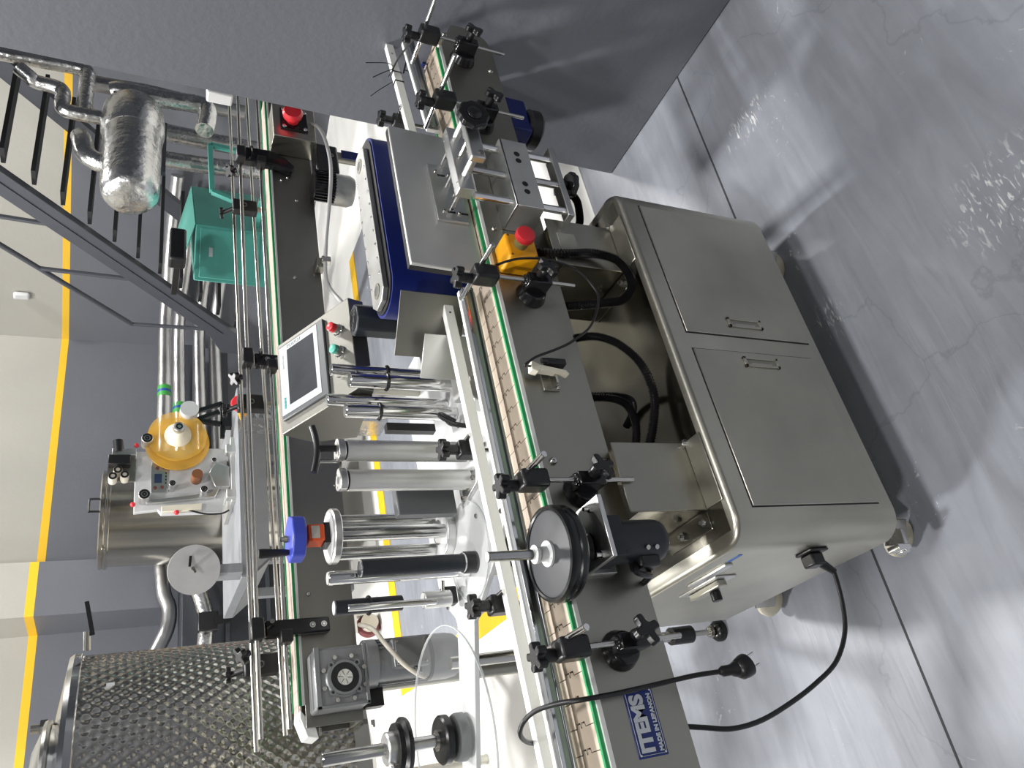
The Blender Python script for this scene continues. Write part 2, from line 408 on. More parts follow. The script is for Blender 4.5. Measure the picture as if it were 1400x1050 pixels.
j = MB(); j.prism([(2.0, 1.125, 0), (-3, 1.33, 0), (-3, 1.336, 0), (2.0, 1.131, 0)], (0, 0, 0.0008))
struct(j.build('trim_4', JOINT), 'thin dark joint line running across the grey floor', 'floor joint')
w = MB().box(1.985, 2.75, -5, 1.563, 0, 6).build('wall_right', PIERM, bevel=0.006)
struct(w, 'plain grey wall end filling the right of the room', 'wall')
w = MB(); w.box(-6, 5.0, 7.05, 7.3, 0, 6)
w.box(2.02, 2.44, 6.55, 7.06, 0, 6)
struct(w.build('wall_back', WALLB), 'far wall, grey below and cream above a yellow band', 'wall')
w = MB(); d = Vector((0.64, -1.26, 0)).normalized(); nrm = Vector((1.26, 0.64, 0)).normalized()
w.prism([Vector((4.86, 7.06, 0)), Vector((4.86, 7.06, 0)) + d * 6, Vector((4.86, 7.06, 0)) + d * 6 + nrm * 0.2, Vector((4.86, 7.06, 0)) + nrm * 0.2], (0, 0, 6))
struct(w.build('wall_stair', WALLB), 'wall behind the stairs with yellow band', 'wall')
w = MB().box(-6.2, -6, -5, 9, 0, 6); struct(w.build('wall_left', WALLB), 'far left wall of the hall', 'wall')
w = MB().box(-6, 3, -5.2, -5, 0, 6); struct(w.build('wall_front', WALLB), 'wall behind the viewer', 'wall')
# ================================================================ front conveyor
ZB = 0.90
cv = thing('slat_chain_conveyor', 'long stainless steel conveyor with tan slat chain in the foreground', 'conveyor', (0.9, 1.14, 0.0))
X0, X1 = -0.14, 1.80
def side_panel(y0, y1, name):
    b = MB(); P = [(X0, y0, 0.738), (X1, y0, 0.738)]
    for k in range(0, 11):
        a = -math.pi / 2 + math.pi * 0.62 * k / 10
        P.append((1.785 + 0.075 * math.cos(a) * 0.85, y0, 0.818 + 0.078 * math.sin(a)))
    P += [(1.745, y0, 0.889), (X0, y0, 0.889)]
    b.prism(P, (0, y1 - y0, 0))
    return b.build(name, STEELD, cv, bevel=0.0012, seg=1)
side_panel(1.083, 1.086, 'side_panel')
side_panel(1.186, 1.189, 'side_panel')
MB().box(X0, 1.70, 1.0862, 1.186, 0.742, 0.76).build('bottom_tray', STEELD, cv)
g = MB().box(X0, 1.735, 1.0865, 1.0925, 0.86, 0.903).build('wear_strip', GREENST, cv, bevel=0.001, seg=1)
MB().box(X0, 1.74, 1.0825, 1.0864, 0.888, 0.8955).build('edge_strip', WHITEPL, cv)
MB().box(X0, 1.735, 1.1795, 1.1855, 0.86, 0.903).build('wear_strip', GREENST, cv, bevel=0.001, seg=1)
MB().cyl((1.775, 1.094, 0.858), (1.775, 1.178, 0.858), 0.036, n=28).build('nose_roller', TAN, cv)
# chain links: a slat top with interlocking hinge eyes
PITCH = 0.0381
lk = MB(); y0, y1, h = 1.0932, 1.1788, 0.004
ym = 1.136; g_ = 0.0013; pw = PITCH - g_
e = 0.0055
lk.prism([(0, y0, 0), (pw, y0, 0), (pw, ym - 0.013, 0), (pw + e, ym - 0.011, 0), (pw + e, ym - 0.003, 0), (pw - 0.001, ym - 0.002, 0), (pw - 0.001, ym + 0.002, 0), (pw + e, ym + 0.003, 0), (pw + e, ym + 0.011, 0), (pw, ym + 0.013, 0), (pw, y1, 0), (0, y1, 0), (0, ym + 0.0145, 0), (e + 0.0012, ym + 0.0125, 0), (e + 0.0012, ym + 0.0015, 0), (0.001, ym + 0.0008, 0), (0.001, ym - 0.0008, 0), (e + 0.0012, ym - 0.0015, 0), (e + 0.0012, ym - 0.0125, 0), (0, ym - 0.0145, 0)], (0, 0, h))
n0 = int((X0 - 0.263) / PITCH) - 1
first = None; k = 0
while True:
    x = 0.264 - 12 * PITCH + k * PITCH
    if x > 1.745: break
    if first is None:
        for i in range(len(lk.v)): lk.v[i] = lk.v[i] + Vector((x, 0, ZB - h))
        first = lk.build('chain_link', TAN, cv); fx = x
    else:
        c = first.copy(); col.objects.link(c); c.parent = cv; c.location = (x - fx, 0, 0)
    k += 1
MB().box(X0, 1.745, 1.0934, 1.1786, 0.884, 0.8935).build('chain_underside', mat('dark_gap', (0.03, 0.026, 0.022), 0.7), cv)
# a stretch of chain that turns over the nose
for i in range(4):
    a = math.pi / 2 - (i + 0.6) * 0.78
    c = first.copy(); col.objects.link(c); c.parent = cv
    c.rotation_euler = (0, math.pi / 2 - a, 0)
    px, pz = 1.765 + 0.041 * math.cos(a), 0.855 + 0.041 * math.sin(a)
    M = Matrix.Rotation(math.pi / 2 - a, 4, 'Y')
    o0 = Vector((fx + PITCH / 2, 1.136, ZB)) - ORG[cv.name]
    c.location = Vector((px, 1.136, pz)) - ORG[cv.name] - (M @ o0)
for x, zz in ((0.549, 0.866), (0.55, 0.758), (1.113, 0.868), (1.682, 0.761), (1.79, 0.872), (0.0, 0.752)):
    screw(cv, (x, 1.083, zz), (0, -1, 0), 0.0075, 0.006)
# the maker's plate
npl = MB().box(0.048, 0.148, 1.0818, 1.0832, 0.790, 0.8445).build('name_plate', NAMEBLUE, cv, bevel=0.0004, seg=1)
npl['label'] = 'blue maker plate with silver lettering'
fr = MB()
for a in ((0.053, 0.143, 0.8415, 0.8422), (0.053, 0.143, 0.7925, 0.7932)): fr.box(a[0], a[1], 1.0813, 1.0819, a[2], a[3])
for x in (0.0515, 0.1445): fr.box(x - 0.0003, x + 0.0003, 1.0813, 1.0819, 0.797, 0.838)
fr.build('plate_border', SILVERINK, npl)
for x in (0.0525, 0.1435):
    for zz in (0.7945, 0.8405): MB().cyl((x, 1.0819, zz), (x, 1.0808, zz), 0.0017, n=10).build('rivet', SILVERINK, npl)
t1 = text(npl, 'ITEMS', 0.0325, (0.0965, 1.0814, 0.8235), (1, 0, 0), (0, 0, 1), SILVERINK, off=0.0016)
t2 = text(npl, 'MADE IN LEBANON', 0.0095, (0.0965, 1.0814, 0.7995), (1, 0, 0), (0, 0, 1), SILVERINK, off=0.0004)

# ================================================================ guide rails and bars
def rail(x0, y0, x1, y1, name, label):
    t = thing(name, label, 'guide rail', ((x0 + x1) / 2, (y0 + y1) / 2, 0.93), 'aluminium guide rails over the front chain')
    A, Bv = Vector((x0, y0, 0)), Vector((x1, y1, 0)); d = (Bv - A).normalized(); n = Vector((-d.y, d.x, 0))
    def prof(pts, nm, m):
        b = MB(); b.prism([A + n * q[0] + Vector((0, 0, q[1])) for q in pts], Bv - A); return b.build(nm, m, t, bevel=0.0006, seg=1)
    # n points to the back
    prof([(-0.002, 0.921), (-0.002, 0.925), (0.003, 0.925), (0.003, 0.939), (-0.002, 0.939), (-0.002, 0.946), (0.011, 0.946), (0.011, 0.921)], 'profile', ALUD)
    prof([(0.0112, 0.912), (0.0112, 0.949), (0.0215, 0.949), (0.0215, 0.912)], 'plastic_strip', WHITEPL)
    prof([(-0.0026, 0.9395), (-0.0026, 0.9455), (-0.0021, 0.9455), (-0.0021, 0.9395)], 'bright_lip', CHROME)
    return t
rail(-0.14, 1.142, 0.985, 1.138, 'guide_rail', 'long aluminium guide rail with white strip, left of the press plate')
rail(1.475, 1.126, 1.86, 1.164, 'guide_rail', 'short aluminium guide rail at the conveyor end by the grey wall')
def wbar(p0, p1, label):
    t = thing('guide_bar', label, 'guide bar', tuple((Vector(p0) + Vector(p1)) / 2), 'white plastic guide bars')
    b = MB().bar(p0, p1, 0.018, 0.022); b.build('bar', WHITEPL, t, bevel=0.0012)
    d = (Vector(p1) - Vector(p0)).normalized(); nr = Vector((d.y, -d.x, 0))
    for s_ in (0.03, 0.97) if (Vector(p1) - Vector(p0)).length > 0.6 else (0.9,):
        q = Vector(p0).lerp(Vector(p1), s_) + nr * 0.0088; MB().cyl(q, q + nr * 0.0006, 0.0025, n=12).build('screw_hole', BLACK, t)
    return t
wbar((-0.14, 1.193, 0.94), (1.02, 1.236, 0.94), 'long white plastic guide bar in front of the label rollers')
wbar((1.50, 1.236, 0.94), (1.985, 1.282, 0.94), 'short white plastic guide bar at the grey wall, tied with black cable ties')

# ================================================================ rail clamps with star knobs
CLAMPG = 'black star-knob clamps along the conveyor side'
def clamp(x, label, rod_tail=0.965, rod_head=1.137, zrod=0.95, vz0=0.735, vrod_r=0.0048, bz=0.80, brz=0.0, knob2=True, tilt=0.0):
    t = thing('rail_clamp', label, 'clamp', (x, 1.083, 0.735), CLAMPG)
    yv = 1.040
    # upright rod, cross block, cross rod
    MB().cyl((x, yv, vz0), (x, yv, 0.965), vrod_r, n=14, ch=0.0008).build('upright_rod', ROD, t)
    cb = MB(); cb.box(x - 0.017, x + 0.017, yv - 0.017, yv + 0.020, 0.916, 0.968)
    cb.build('cross_block', BLACK, t, bevel=0.006, seg=2)
    MB().cyl((x + 0.012, rod_tail, zrod + 0.004), (x + 0.012 , rod_head, zrod + 0.004), 0.0056, n=14, ch=0.0008).build('cross_rod', CHROME, t)
    MB().cyl((x - 0.004, yv + 0.020, 0.955), (x - 0.004, yv + 0.026, 0.955), 0.004, n=10).build('set_screw', ROD, t)
    kb = MB(); kb.cyl((x - 0.004, yv + 0.012, 0.966), (x - 0.004, yv + 0.012, 0.990), 0.0105, n=16)
    kb.star((x - 0.004, yv + 0.012, 0.996), (0, 0, 1), 0.0225, 0.0125, 0.016, 5, 0.4)
    kb.build('star_knob', BLACK, t, bevel=0.002)
    # swivel bracket on the side panel
    br = MB(); br.cyl((x - 0.004, 1.083, bz), (x - 0.004, 1.060, bz), 0.034, 0.026, n=24)
    br.box(x - 0.014, x + 0.012, 1.026, 1.062, bz - 0.024, bz + 0.030)
    br.cyl((x, yv, bz - 0.018), (x, yv, bz + 0.034), 0.0125, n=16)
    br.build('swivel_bracket', BLACKG, t, bevel=0.003)
    if knob2:
        k2 = MB(); k2.cyl((x + 0.006, 1.03, bz + 0.002), (x + 0.006, 1.006, bz - 0.002), 0.0095, n=16)
        k2.star((x + 0.006, 1.000, bz - 0.003), (0.25, -1, -0.1), 0.0255, 0.0125, 0.013, 4, 0.3)
        k2.build('star_knob', BLACK, t, bevel=0.002)
        MB().cyl((x + 0.004, 1.046, bz), (x + 0.006, 1.012, bz), 0.0055, n=12).build('knob_stud', ROD, t)
    return t
clamp(0.212, 'black star-knob clamp on the conveyor side above the blue maker plate', bz=0.830)
clamp(0.492, 'black star-knob clamp between the black disc wheel and the cable sensor', bz=0.826)
clamp(0.940, 'black star-knob clamp just below the yellow emergency stop box', bz=0.820, knob2=True)
clamp(1.462, 'black star-knob clamp behind the press plate handwheel, nearer of two by the wall', bz=0.832, rod_tail=0.93)
clamp(1.705, 'black star-knob clamp at the conveyor nose, closest to the grey wall', bz=0.838, rod_tail=0.90)
# ================================================================ cabinet under the conveyor
cb = thing('control_cabinet', 'stainless steel control cabinet on casters under the conveyor', 'cabinet', (0.78, 1.28, 0.0))
CX0, CX1, CY0, CY1, CZ0, CZ1 = 0.345, 1.215, 0.985, 1.575, 0.155, 0.580
def rrect(x0, x1, y0, y1, r, n=8, back=0.004):
    P = []
    for cx, cy, a0, rr in ((x1 - r, y0 + r, -90, r), (x1 - back, y1 - back, 0, back), (x0 + back, y1 - back, 90, back), (x0 + r, y0 + r, 180, r)):
        for k in range(n + 1):
            a = R(a0 + 90 * k / n); P.append((cx + rr * math.cos(a), cy + rr * math.sin(a)))
    return P
b = MB(); P = rrect(CX0, CX1, CY0, CY1, 0.055)
rings = [(0.0, CZ0), (0.0, CZ1 - 0.010), (0.0028, CZ1 - 0.003), (0.010, CZ1)]
vv = []; cxm, cym = (CX0 + CX1) / 2, (CY0 + CY1) / 2
for ins, zz in rings:
    Q = rrect(CX0 + ins, CX1 - ins, CY0 + ins, CY1 - ins, 0.055 - ins * 0.7)
    vv.append([Vector((q[0], q[1], zz)) for q in Q])
n = len(P)
allv = [p for r_ in vv for p in r_]
ff = [tuple(range(n))[::-1]] + [tuple(range(n * 3, n * 4))]
for r_ in range(3):
    for i in range(n): ff.append((r_ * n + i, r_ * n + (i + 1) % n, (r_ + 1) * n + (i + 1) % n, (r_ + 1) * n + i))
b._add(allv, ff)
b.build('body', STEEL, cb, ang=50)
dk = MB(); dk.box(CX0 + 0.03, CX1 - 0.03, CY0 + 0.022, CY1 - 0.02, CZ1 - 0.002, CZ1 + 0.0012)
dk.build('top_deck', STEELP, cb)
def door(x0, x1, z0, z1, hx, name):
    gp = MB(); gp.box(x0 - 0.0025, x1 + 0.0025, CY0 - 0.0006, CY0 + 0.002, z0 - 0.0025, z1 + 0.0025)
    d_ = MB().box(x0, x1, CY0 - 0.0035, CY0 + 0.001, z0, z1).build('door', STEEL, cb, bevel=0.0012)
    gp.build('door_gap', BLACK, d_)
    h = MB()   # flush pull: rim round a sunk cup
    hx0, hx1, hz0, hz1 = hx - 0.0125, hx + 0.0125, 0.309, 0.407
    yf = CY0 - 0.0035
    for a in ((hx0, hx1, hz0, hz0 + 0.007), (hx0, hx1, hz1 - 0.007, hz1), (hx0, hx0 + 0.006, hz0, hz1), (hx1 - 0.006, hx1, hz0, hz1)):
        h.box(a[0], a[1], yf - 0.0035, yf, a[2], a[3])
    h.box(hx0 + 0.004, hx0 + 0.011, yf - 0.0015, yf, hz0 + 0.02, hz1 - 0.02)
    ho = h.build('handle', STEEL, d_, bevel=0.0008, seg=1)
    MB().box(hx0 + 0.006, hx1 - 0.006, yf - 0.0006, yf + 0.0001, hz0 + 0.007, hz1 - 0.007).build('handle_cup', STEELD, d_)
door(0.803, 1.158, 0.180, 0.531, 0.838, 'door')
door(0.411, 0.760, 0.195, 0.531, 0.735, 'door')
CASTW = mat('ivory_caster_wheel', (0.62, 0.58, 0.46), 0.45, var=0.1)
for x, y in ((0.40, 1.07), (0.40, 1.50), (1.16, 1.07), (1.16, 1.50)):
    wheel = MB(); wheel.lathe([(0.008, -0.011), (0.035, -0.011), (0.042, -0.006), (0.042, 0.006), (0.035, 0.011), (0.008, 0.011)], (x - 0.03, y + 0.015, 0.0425), (0.6, 1, 0), 24)
    wo = wheel.build('caster', CASTW, cb)
    fk = MB(); fk.cyl((x, y, 0.105), (x, y, 0.118), 0.030, n=20); fk.box(x - 0.038, x + 0.038, y - 0.034, y + 0.034, 0.118, 0.155)
    ax = Vector((0.6, 1, 0)).normalized(); pr_ = Vector((1, -0.6, 0)).normalized()
    for s_ in (-1, 1):
        c0 = Vector((x - 0.018, y + 0.006, 0.076)) + ax * 0.0165 * s_
        fk.obox(c0, pr_ * 0.055, ax * 0.003, Vector((0, 0, 0.066)))
    fk.build('caster_fork', ROD, wo, bevel=0.001, seg=1)
lv = MB(); lv.obox((0.352, 1.062, 0.075), (0.05, 0, -0.012), (0, 0.028, 0), (0.004, 0, 0.012)); lv.obox((0.338, 1.06, 0.09), (0.012, 0, 0.0), (0, 0.03, 0), (0, 0, 0.04))
lv.build('brake_lever', CHROME, cb, bevel=0.002)
# left side fittings: ventilation cover, switch plate, socket
pn = MB(); pn.box(CX0 - 0.006, CX0, 1.10, 1.225, 0.515, 0.535); pn.build('side_trim_bar', ALU, cb, bevel=0.002)
sp = MB(); sp.box(CX0 - 0.004, CX0, 1.175, 1.305, 0.445, 0.50); spo = sp.build('switch_plate', ALU, cb, bevel=0.0015)
kn = MB(); kn.box(CX0 - 0.018, CX0 - 0.004, 1.19, 1.29, 0.462, 0.486); kn.build('switch_rocker', STEEL, spo, bevel=0.003)
MB().cyl((CX0 - 0.018, 1.225, 0.470), (CX0 - 0.038, 1.225, 0.470), 0.011, n=16).build('switch_knob', BLACK, spo, bevel=0.002)
MB().box(CX0 - 0.0012, CX0, 1.055, 1.092, 0.528, 0.536).build('blue_tape', mat('blue_film', (0.01, 0.10, 0.35), 0.4), cb)
so = MB(); so.box(CX0 - 0.006, CX0, 1.040, 1.085, 0.318, 0.368); so.build('power_inlet', BLACK, cb, bevel=0.003)

# ================================================================ support brackets between cabinet and conveyor
def support(x0, x1, label, yf=1.046, zt=0.756):
    t = thing('support_bracket', label, 'bracket', ((x0 + x1) / 2, 1.12, CZ1), 'steel brackets carrying the conveyor')
    MB().box(x0, x1, yf, yf + 0.003, CZ1, zt).build('front_plate', STEELD, t, bevel=0.001, seg=1)
    MB().box(x0, x1, yf - 0.048, yf - 0.0005, CZ1 + 0.001, CZ1 + 0.004).build('foot_flange', STEEL, t, bevel=0.0012, seg=1)
    MB().box(x0, x0 + 0.003, yf + 0.003, 1.23, CZ1, 0.737).build('side_plate', STEELP, t); MB().box(x1 - 0.003, x1, yf + 0.003, 1.23, CZ1, 0.737).build('side_plate', STEELP, t)
    g_ = MB(); g_.prism([(x0 - 0.003, yf + 0.002, CZ1 + 0.001), (x0 - 0.003, yf + 0.14, CZ1 + 0.001), (x0 - 0.003, yf + 0.14, CZ1 + 0.004), (x0 - 0.003, yf + 0.002, CZ1 + 0.004)], (-0.035, 0, 0)); g_.build('side_flange', STEELP, t, bevel=0.0008, seg=1)
    for c in ((x1 - 0.004, yf - 0.006), (x0 - 0.020, yf + 0.015), (x0 - 0.020, yf + 0.085)):
        bb = MB(); bb.hexa((c[0], c[1], CZ1 + 0.004), (0, 0, 1), 0.0085, 0.006); bb.cyl((c[0], c[1], CZ1 + 0.01), (c[0], c[1], CZ1 + 0.017), 0.004, n=10)
        bb.build('bolt', CHROME, t)
    return t
support(0.432, 0.572, 'steel support bracket next to the black motor')
sb = support(1.005, 1.135, 'steel support bracket under the yellow emergency stop box')
MB().box(1.045, 1.095, 1.0448, 1.046, 0.69, 0.735).build('pale_sticker', mat('pale_sticker', (0.30, 0.30, 0.27), 0.5), sb)
# ================================================================ press plate unit (right of centre, front of chain)
pp = thing('press_plate_unit', 'grey press plate on an aluminium slide with two black handwheels', 'press unit', (1.22, 1.06, 0.70))
b = MB(); P = [(1.000, 0.902), (1.408, 0.902), (1.413, 1.064), (1.006, 1.066)]
b.prism([(p[0], 1.104, p[1]) for p in P], (0, 0.010, 0)); b.build('press_plate', ALUM, pp, bevel=0.0025)
b = MB(); b.prism([(p[0], 1.1142, p[1]) for p in [(1.000, 0.902), (1.408, 0.902), (1.413, 1.064), (1.006, 1.066)]], (0, 0.012, 0)); b.build('foam_backing', BLACK, pp)
MB().box(1.132, 1.300, 1.096, 1.1035, 0.917, 0.990).build('mounting_plate', ALU, pp, bevel=0.0015)
for x, zz in ((1.275, 0.975), (1.27, 0.945), (1.155, 0.973), (1.155, 0.938), (1.21, 0.94)):
    screw(pp, (x, 1.096, zz), (0, -1, 0), 0.0042, 0.006)
for x, zz in ((1.268, 0.962), (1.158, 0.955), (1.158, 0.925)):
    MB().box(x - 0.0025, x + 0.0025, 1.0952, 1.096, zz - 0.009, zz + 0.009).build('slot', BLACK, pp)
MB().box(1.145, 1.330, 1.012, 1.040, 0.934, 0.970).build('slide_block', ALU, pp, bevel=0.0018)
for x in (1.165, 1.310):
    for yy in (1.018, 1.034): screw(pp, (x, yy, 0.970), (0, 0, 1), 0.003, 0.001, m=STEELD)
for x in (1.168, 1.236, 1.305):
    MB().cyl((x, 1.04, 0.953), (x, 1.097, 0.953), 0.0058, n=16).build('short_rod', CHROME, pp)
for x, r in ((1.180, 0.0088), (1.238, 0.0062), (1.297, 0.0088)):
    MB().cyl((x, 0.955, 0.953), (x, 1.013, 0.953), r, n=18).build('cross_rod', ALU if r > 0.007 else ROD, pp)
MB().box(1.162, 1.316, 0.939, 0.956, 0.936, 0.968).build('end_bar', ALU, pp, bevel=0.003)
MB().cyl((1.178, 0.9385, 0.945), (1.178, 0.9375, 0.945), 0.006, n=16).build('threaded_hole', STEELD, pp)
def handwheel(c, axis, r, parent):
    h = MB(); x, y, zz = basis(axis); c = Vector(c)
    P = []
    for k in range(40):
        a = 2 * math.pi * k / 40; rr = r * (1.0 + 0.045 * math.cos(8 * a)); P.append(c + (math.cos(a) * x + math.sin(a) * y) * rr)
    h.prism(P, zz * 0.016)
    h.cyl(c + zz * 0.016, c + zz * 0.021, r * 0.55, r * 0.35, n=24)
    h.cyl(c - zz * 0.014, c, 0.010, n=16)
    return h.build('handwheel', BLACKG, parent, bevel=0.004, seg=3)
handwheel((1.262, 0.926, 0.955), (-0.15, -1, 0.05), 0.0335, pp)
MB().box(1.116, 1.320, 1.004, 1.082, 0.842, 0.847).build('carrier_top', ALU, pp, bevel=0.001, seg=1)
cf = MB().box(1.116, 1.320, 1.004, 1.009, 0.779, 0.8465).build('carrier_face', ALUM, pp, bevel=0.0012, seg=1)
for x in (1.277, 1.256, 1.184, 1.161): MB().cyl((x, 1.0042, 0.812), (x, 1.0034, 0.812), 0.0072, n=20).build('hole', BLACK, cf)
MB().prism([(1.116, 1.009, 0.8415), (1.116, 1.082, 0.8415), (1.116, 1.082, 0.775), (1.116, 1.009, 0.780)], (0.004, 0, 0)).build('carrier_side', ALUM, pp)
MB().prism([(1.316, 1.009, 0.8415), (1.316, 1.082, 0.8415), (1.316, 1.082, 0.775), (1.316, 1.009, 0.780)], (0.004, 0, 0)).build('carrier_side', ALUM, pp)
for x, zt_, r in ((1.140, 0.935, 0.0085), (1.220, 0.935, 0.0085), (1.300, 0.935, 0.0085)):
    MB().cyl((x, 1.022, 0.714), (x, 1.022, zt_), r, n=18).build('guide_rod', CHROME if x != 1.22 else CHROMED, pp)
MB().box(1.118, 1.330, 1.008, 1.036, 0.700, 0.716).build('bottom_bar', ALU, pp, bevel=0.002)
handwheel((1.228, 1.022, 0.684), (0, 0, -1), 0.0300, pp)

# ================================================================ blue wrap belt unit behind the press plate
wu = thing('wrap_belt_unit', 'blue wrap-around belt loop with pale aluminium top plate behind the press plate', 'belt unit', (1.25, 1.30, 0.86))
def stadium(x0, x1, y0, y1, n=14):
    r = (y1 - y0) / 2; cy = (y0 + y1) / 2; P = []
    for cx, a0 in ((x1 - r, -90), (x0 + r, 90)):
        for k in range(n + 1):
            a = R(a0 + 180 * k / n); P.append((cx + r * math.cos(a), cy + r * math.sin(a)))
    return P
b = MB(); b.prism([(p[0], p[1], 0.868) for p in stadium(1.030, 1.565, 1.240, 1.372)], (0, 0, 0.186)); b.build('belt', BLUEB, wu)
b = MB(); b.prism([(p[0], p[1], 1.0542) for p in stadium(1.037, 1.558, 1.246, 1.366)], (0, 0, 0.003)); b.build('belt_edge', BLACK, wu)
def cham(x0, x1, y0, y1, z0, z1, c):
    return [(x0 + c, y0, z0), (x1 - c, y0, z0), (x1, y0 + c, z0), (x1, y1 - c, z0), (x1 - c, y1, z0), (x0 + c, y1, z0), (x0, y1 - c, z0), (x0, y0 + c, z0)]
tp = MB().prism(cham(1.050, 1.535, 1.266, 1.350, 1.058, 1.070, 0.022), (0, 0, 0.012)).build('top_plate', ALU, wu, bevel=0.0015)
for x in (1.090, 1.49): MB().pipe((x, 1.307, 1.0695), (x, 1.307, 1.0718), 0.019, 0.012).build('bearing_hole', STEELD, tp)
for x in (1.090, 1.49): MB().cyl((x, 1.307, 1.0702), (x, 1.307, 1.0710), 0.012, n=20).build('bearing_bore', SCREENG, tp)
for i in range(9):
    x = 1.12 + i * 0.042
    for yy in (1.275, 1.341): screw(tp, (x, yy, 1.070), (0, 0, 1), 0.003, 0.002)
# drive motor with fan grille
mo = MB(); P6 = []
for k in range(8):
    a = R(45 * k + 22.5); P6.append((1.105 + 0.040 * math.cos(a), 1.44 + 0.040 * math.sin(a), 0.985))
mo.prism(P6, (0, 0, 0.105)); dm = mo.build('drive_motor', NAVYBLK, wu, bevel=0.004)
for r in (0.010, 0.018, 0.026): MB().pipe((1.105, 1.44, 1.0895), (1.105, 1.44, 1.0915), r + 0.0022, r).build('grille_ring', BLACK, dm)
MB().cyl((1.105, 1.44, 0.955), (1.105, 1.44, 0.987), 0.032, n=24).build('gear_flange', BLACK, wu)
MB().cyl((1.105, 1.44, 0.89), (1.105, 1.44, 0.957), 0.018, n=20).build('drive_coupling', ALU, wu)
MB().box(1.02, 1.54, 1.30, 1.35, 0.820, 0.867).build('support_beam', ALUM, wu, bevel=0.002)
MB().box(1.27, 1.31, 1.305, 1.345, 0.0, 0.822).build('support_post', STEELD, wu)
# blue motor hanging beneath the conveyor
bm_ = thing('conveyor_motor', 'blue motor with black fan cover under the conveyor by the wall', 'motor', (1.57, 1.14, 0.60))
q = MB(); q.box(1.50, 1.62, 1.10, 1.175, 0.668, 0.741); q.build('body', BLUEB, bm_, bevel=0.006)
q = MB(); q.cyl((1.553, 1.138, 0.628), (1.553, 1.138, 0.670), 0.052, n=28, ch=0.008); q.build('fan_cover', BLACK, bm_)
# blue ribbed crate part seen between the guide bars
bc = thing('blue_crate', 'blue slatted plastic crate glimpsed behind the conveyor end', 'crate', (1.86, 1.42, 0.62))
for i in range(6): MB().box(1.62, 2.0, 1.30 + i * 0.0, 1.312, 0.62 + i * 0.033, 0.645 + i * 0.033).build('slat', BLUEB, bc)
for x in (1.63, 1.72, 1.81, 1.90, 1.985): MB().box(x - 0.007, x + 0.007, 1.302, 1.318, 0.60, 0.83).build('rib', BLUEB, bc)
MB().box(1.62, 2.0, 1.32, 1.55, 0.585, 0.60).build('crate_floor', BLUEB, bc)
MB().box(1.535, 1.66, 1.322, 1.345, 0.80, 0.83).build('mount_arm', STEELD, bc)
# angled peel plates
pe = thing('peel_plate', 'angled steel label peel plate left of the blue belt', 'plate', (0.95, 1.27, 0.88))
A = Vector((1.022, 1.212, 0)); Bq = Vector((0.916, 1.306, 0)); d = (Bq - A); L_ = d.length; d.normalize(); nn = Vector((d.y, -d.x, 0))
def onp(s_, zz): return A + d * s_ + Vector((0, 0, zz))
b = MB(); b.prism([onp(0, 0.915), onp(0, 1.052), onp(L_, 1.052), onp(L_, 0.99), onp(L_ * 0.7, 0.985), onp(L_ * 0.7, 0.90), onp(L_ * 0.3, 0.90)], nn * 0.003); b.build('upper_plate', STEELH, pe, bevel=0.0008, seg=1)
A = Vector((0.935, 1.243, 0)); Bq = Vector((0.862, 1.308, 0)); d = (Bq - A); L_ = d.length; d.normalize(); nn = Vector((d.y, -d.x, 0))
b = MB(); b.prism([onp(0, 0.875), onp(0, 1.0), onp(L_, 1.0), onp(L_, 0.875)], nn * 0.003); b.build('lower_plate', ALUM, pe, bevel=0.0008, seg=1)
MB().box(0.86, 0.93, 1.30, 1.40, 0.861, 0.885).build('plate_bracket', ALUM, pe)

# ================================================================ spacing wheel with its motor
sw = thing('spacing_wheel', 'black rubber-rimmed disc wheel with steel shaft over the chain', 'wheel', (0.37, 1.063, 0.72))
wc = (0.370, 1.063, 0.0)
MB().lathe([(0.0, 0.905), (0.070, 0.905), (0.0705, 0.929), (0.066, 0.9302), (0.0, 0.9302)], wc, (0, 0, 1), 56).build('disc', DISCM, sw)
MB().ring([(0.0705, 0.902), (0.0760, 0.899), (0.0792, 0.905), (0.0795, 0.912), (0.0775, 0.9145), (0.0795, 0.917), (0.0797, 0.925), (0.0775, 0.9315), (0.0735, 0.9330), (0.0708, 0.9310)], wc, (0, 0, 1), 56).build('rubber_rim', RUBBER, sw)
hb = MB().lathe([(0.0, 0.9303), (0.0215, 0.9303), (0.0215, 0.9345), (0.0125, 0.936), (0.0120, 0.951), (0.0155, 0.952), (0.0155, 0.9575), (0.0095, 0.9585), (0.0, 0.9585)], wc, (0, 0, 1), 32).build('hub', WHITEP, sw)
for k in range(4):
    a = R(45 + 90 * k); c = (wc[0] + 0.0175 * math.cos(a), wc[1] + 0.0175 * math.sin(a), 0.9345); MB().cyl(c, (c[0], c[1], 0.9352), 0.0016, n=10).build('hub_screw', STEELD, hb)
MB().cyl((wc[0], wc[1], 0.955), (wc[0], wc[1], 1.041), 0.0085, n=22, ch=0.001).build('shaft', CHROMED, sw)
MB().cyl((wc[0], wc[1], 1.041), (wc[0], wc[1], 1.0416), 0.0072, n=22).build('shaft_end', WHITEP, sw)
MB().box(0.333, 0.440, 0.984, 1.080, 0.853, 0.8615).build('mounting_plate', ALU, sw, bevel=0.001, seg=1)
MB().box(0.333, 0.440, 1.072, 1.0825, 0.800, 0.853).build('mounting_angle', ALUM, sw, bevel=0.001, seg=1)
for x, yy in ((0.425, 1.012), (0.345, 1.010), (0.425, 1.068)):
    k_ = MB(); k_.hexa((x, yy, 0.8615), (0, 0, 1), 0.0065, 0.005); k_.cyl((x, yy, 0.866), (x, yy, 0.876), 0.0038, n=10); k_.build('bolt', CHROME, sw)
